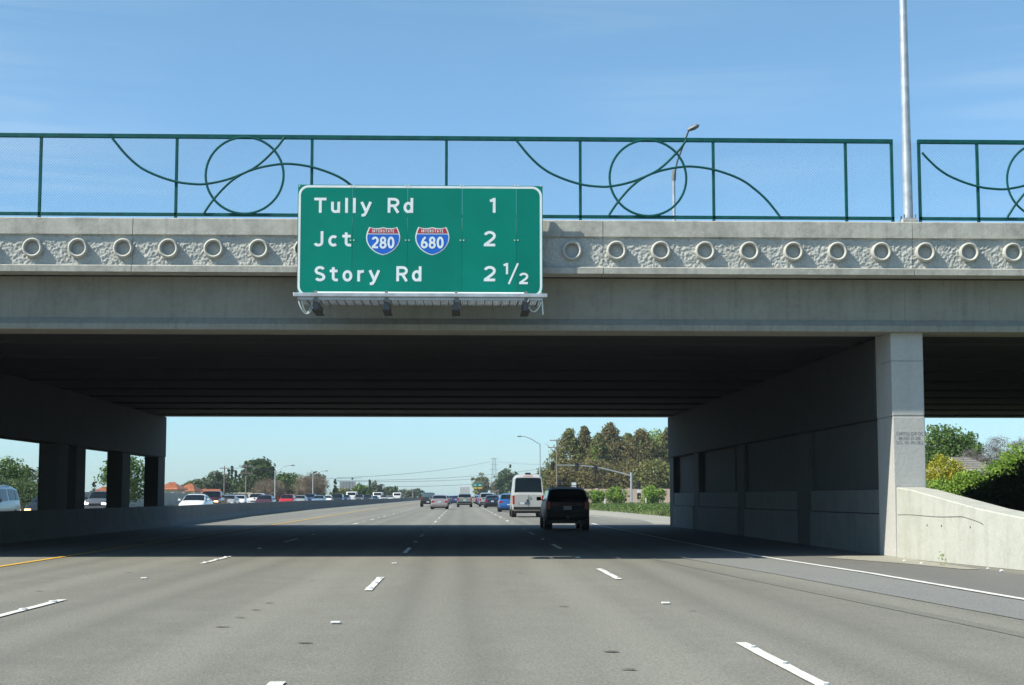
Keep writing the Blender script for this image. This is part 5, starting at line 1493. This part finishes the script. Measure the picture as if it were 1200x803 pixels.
# wires
def wire(P, Q, sag, r_, label, group):
    pts = [tuple(P.lerp(Q, i/16) - Vector((0, 0, sag*4*(i/16)*(1-i/16)))) for i in range(17)]
    tag(MB().tube(pts, r_, 4).build('power_line', M_galvd), label, 'power line', group)
wire(u1-Vector((0,0,.4)), u2-Vector((0,0,.3)), 0.3, 0.035, 'single wire between the two left utility poles', None)
wire(u2-Vector((0,0,.3)), Vector((W(425, 560, 430).x, 430, W(425, 560, 430).z)), 1.0, 0.04, 'wire running right from the two-armed utility pole', None)
for i, (yl, yr_, lb) in enumerate(((560, 550, 'topmost power line across the pale sky'), (563, 555, 'second power line across the pale sky'), (564, 560, 'third power line across the pale sky'), (570, 566, 'lowest power line across the pale sky'))):
    wire(W(395, yl, 620), W(575, yr_-9, 895) if i < 1 else W(640, yr_-6, 760), 1.6, 0.07, lb, 'power lines left of the tower')
wire(W(582, 541, 895), W(790, 537, 520), 2.0, 0.06, 'power line running from the tower toward the right conifers', None)

# far overhead gantry with a green and yellow panel
Z = 600; g0 = W(552, 565, Z); g1 = W(603, 565, Z)
t = empty('sign_gantry', (g1.x, Z, 0), 'far small sign gantry with green panels over yellow strips', 'road sign')
for x in (W(584, 570, Z).x, g1.x):
    MB().tube([(x, Z, 0), (x, Z, g1.z+0.2)], 0.22, 8).build('gantry_post', M_galvd, t)
for dz in (0, -1.0):
    MB().bar((g0.x, Z, g0.z+dz), (g1.x, Z, g1.z+dz), 0.16).build('gantry_beam', M_galvd, t)
for xa_, xb_ in ((554.3, 559.2), (559.8, 565)):
    a = W(xa_, 571, Z-0.5); b = W(xb_, 566.2, Z-0.5)
    o = MB().box(a.x, b.x, Z-0.5, Z-0.42, a.z, b.z).build('green_panel', M_sign, t)
    c_ = W(xa_, 573, Z-0.5)
    MB().box(a.x, b.x, Z-0.5, Z-0.42, c_.z, a.z-0.02).build('yellow_strip', M_paint_y, o)
    MB().box(a.x+(b.x-a.x)*.2, a.x+(b.x-a.x)*.8, Z-0.51, Z-0.503, (a.z+b.z)/2-.12, (a.z+b.z)/2+.12).build('blurred_word', M_signwhite, o)
# billboard
Z = 480; a = W(398, 573.5, Z); b = W(417, 564, Z)
t = empty('billboard', ((a.x+b.x)/2, Z, 0), 'grey rectangular billboard standing over the scrub', 'billboard')
MB().box(a.x, b.x, Z, Z+0.25, a.z, b.z).build('board', M_board, t)
for k in range(1, 5):
    x = a.x+(b.x-a.x)*k/5; MB().box(x-0.05, x+0.05, Z-0.06, Z-0.002, a.z, b.z).build('board_rib', M_galvd, t)
for k in (0.25, 0.75):
    x = a.x+(b.x-a.x)*k; MB().tube([(x, Z+0.4, 0), (x, Z+0.4, b.z-0.2)], 0.16, 8).build('post', M_galvd, t)

# ------------------------------------------------------------------ houses
def house(px0, px1, y_eave, y_ridge, Z, depth, label, wall=M_stucco, roof=M_tile, hip=0.35, windows=2, name='house'):
    a = W(px0, y_eave, Z); b = W(px1, y_eave, Z); r_ = W((px0+px1)/2, y_ridge, Z)
    x0, x1 = a.x, b.x; ze = a.z; zr = r_.z; w_ = x1-x0
    t = empty(name, ((x0+x1)/2, Z+depth/2, 0), label, 'house')
    wo = MB().box(x0+0.4, x1-0.4, Z+0.4, Z+depth-0.4, 0, ze).build('wall', wall, t)
    i = w_*hip; o = 0.02
    v = [(x0, Z, ze), (x1, Z, ze), (x1, Z+depth, ze), (x0, Z+depth, ze), (x0+i, Z+depth/2, zr), (x1-i, Z+depth/2, zr)]
    ro = MB().add([(x, y, z+o) for x, y, z in v] + [(x, y, z-0.15) for x, y, z in v[:4]], [(0,1,5,4), (1,2,5), (2,3,4,5), (3,0,4), (0,1,7,6), (1,2,8,7), (2,3,9,8), (3,0,6,9), (6,7,8,9)]).build('roof', roof, t)
    rd = MB(); nrow = 7           # courses of tile standing proud on the slope that faces the freeway
    for k in range(1, nrow):
        f = k/nrow
        rd.bar((x0+i*f+0.05, Z+depth/2*f-0.02, ze+(zr-ze)*f+o+0.04), (x1-i*f-0.05, Z+depth/2*f-0.02, ze+(zr-ze)*f+o+0.04), 0.10, 0.08)
    rd.build('tile_course', roof, ro)
    rg = MB().bar((x0+i, Z+depth/2, zr+0.06), (x1-i, Z+depth/2, zr+0.06), 0.25, 0.16).build('ridge', roof, ro)
    for k in range(windows):
        xc = x0+w_*(k+0.7)/(windows+0.4)
        fr = MB().box(xc-0.75, xc+0.75, Z+0.32, Z+0.42, ze-1.75, ze-0.6).build('window', M_signwhite, wo)
        MB().box(xc-0.65, xc+0.65, Z+0.28, Z+0.318, ze-1.65, ze-0.7).build('pane', M_shutter, fr) if False else None
        fr['kind'] = 'part' if False else ''
        del fr['kind']
        MB().box(xc-0.62, xc-0.03, Z+0.30, Z+0.318, ze-1.62, ze-0.73).build('pane', M_shutter, fr.parent.parent)
        MB().box(xc+0.03, xc+0.62, Z+0.30, Z+0.318, ze-1.62, ze-0.73).build('pane', M_shutter, fr.parent.parent)
    return t
house(182, 208, 573, 566, 236, 9, 'cream house with orange roof nearest the median column edge')
house(206, 228, 575, 567.5, 262, 9, 'cream house with orange hip roof left of the low orange roof')
house(225, 256, 580, 574, 285, 8, 'long low house with orange roof behind the dark red pickup', hip=0.06)
house(101, 126, 578.5, 571.5, 205, 9, 'tan roofed house seen between two median columns', roof=M_tile)
house(262, 296, 581.5, 578, 330, 8, 'low pale roofed house behind the clipped hedge', roof=M_stucco, hip=0.1)
house(1118, 1176, 552, 536, 128, 9, 'house with grey-brown shingle roof behind the right bushes', roof=M_roofg, hip=0.30)
house(396, 415, 582, 578.5, 460, 10, 'small far house under the billboard', roof=M_roofg)
# weed growing at the wing barrier foot
p = G(1112, 664)
def wenv(r_, m):
    t = r_.rand(m); return np.stack([r_.normal(size=m)*0.05, r_.normal(size=m)*0.05, 0.03+0.24*t**1.3], 1), np.full(m, 0.03)
v, f = leaves(90, 0.016, wenv, 99)
o = mesh_np('weed', v, f, LF_bright, None, (p.x-0.05, p.y+0.2, 0)); tag(o, 'small green weed at the foot of the pale wing barrier', 'weed')
rs = random.Random(8)
for i, (px, py) in enumerate(((1158, 667), (1080, 661), (1060, 658), (1174, 670))):
    p = G(px, py); s = 0.02+0.012*rs.random(); m = MB()
    q = [Vector((rs.uniform(-1, 1), rs.uniform(-1, 1), rs.uniform(0, 1)))*s for _ in range(8)]
    m.tube([p+Vector((-s, 0, s*0.4)), p+Vector((0, 0.01, s*0.6)), p+Vector((s, 0, s*0.3))], [s*.5, s*.7, s*.3], 6)
    tag(m.build('litter_scrap', M_signwhite), ('tiny pale scrap of litter right of the weed, inner one', 'tiny pale scrap of litter left of the weed', 'tiny pale litter scrap closest to the pier foot', 'tiny pale litter scrap farthest right along the barrier foot')[i], 'litter', 'litter scraps at the barrier foot')

# ------------------------------------------------------------------ air
hz = MB().box(-700, 700, -30, 1300, -1.2, 27).build('haze', M_black)
hz.data.materials.clear()
hm = bpy.data.materials.new('haze_air'); hm.use_nodes = True
for n_ in list(hm.node_tree.nodes): hm.node_tree.nodes.remove(n_)
ho = hm.node_tree.nodes.new('ShaderNodeOutputMaterial'); hv_ = hm.node_tree.nodes.new('ShaderNodeVolumePrincipled')
hv_.inputs['Color'].default_value = (0.80, 0.90, 1.0, 1); hv_.inputs['Density'].default_value = 0.00016; hv_.inputs['Anisotropy'].default_value = 0.2
hm.node_tree.links.new(hv_.outputs[0], ho.inputs['Volume'])
hz.data.materials.append(hm); hz['kind'] = 'stuff'; hz['label'] = 'thin pale air haze over the whole place'
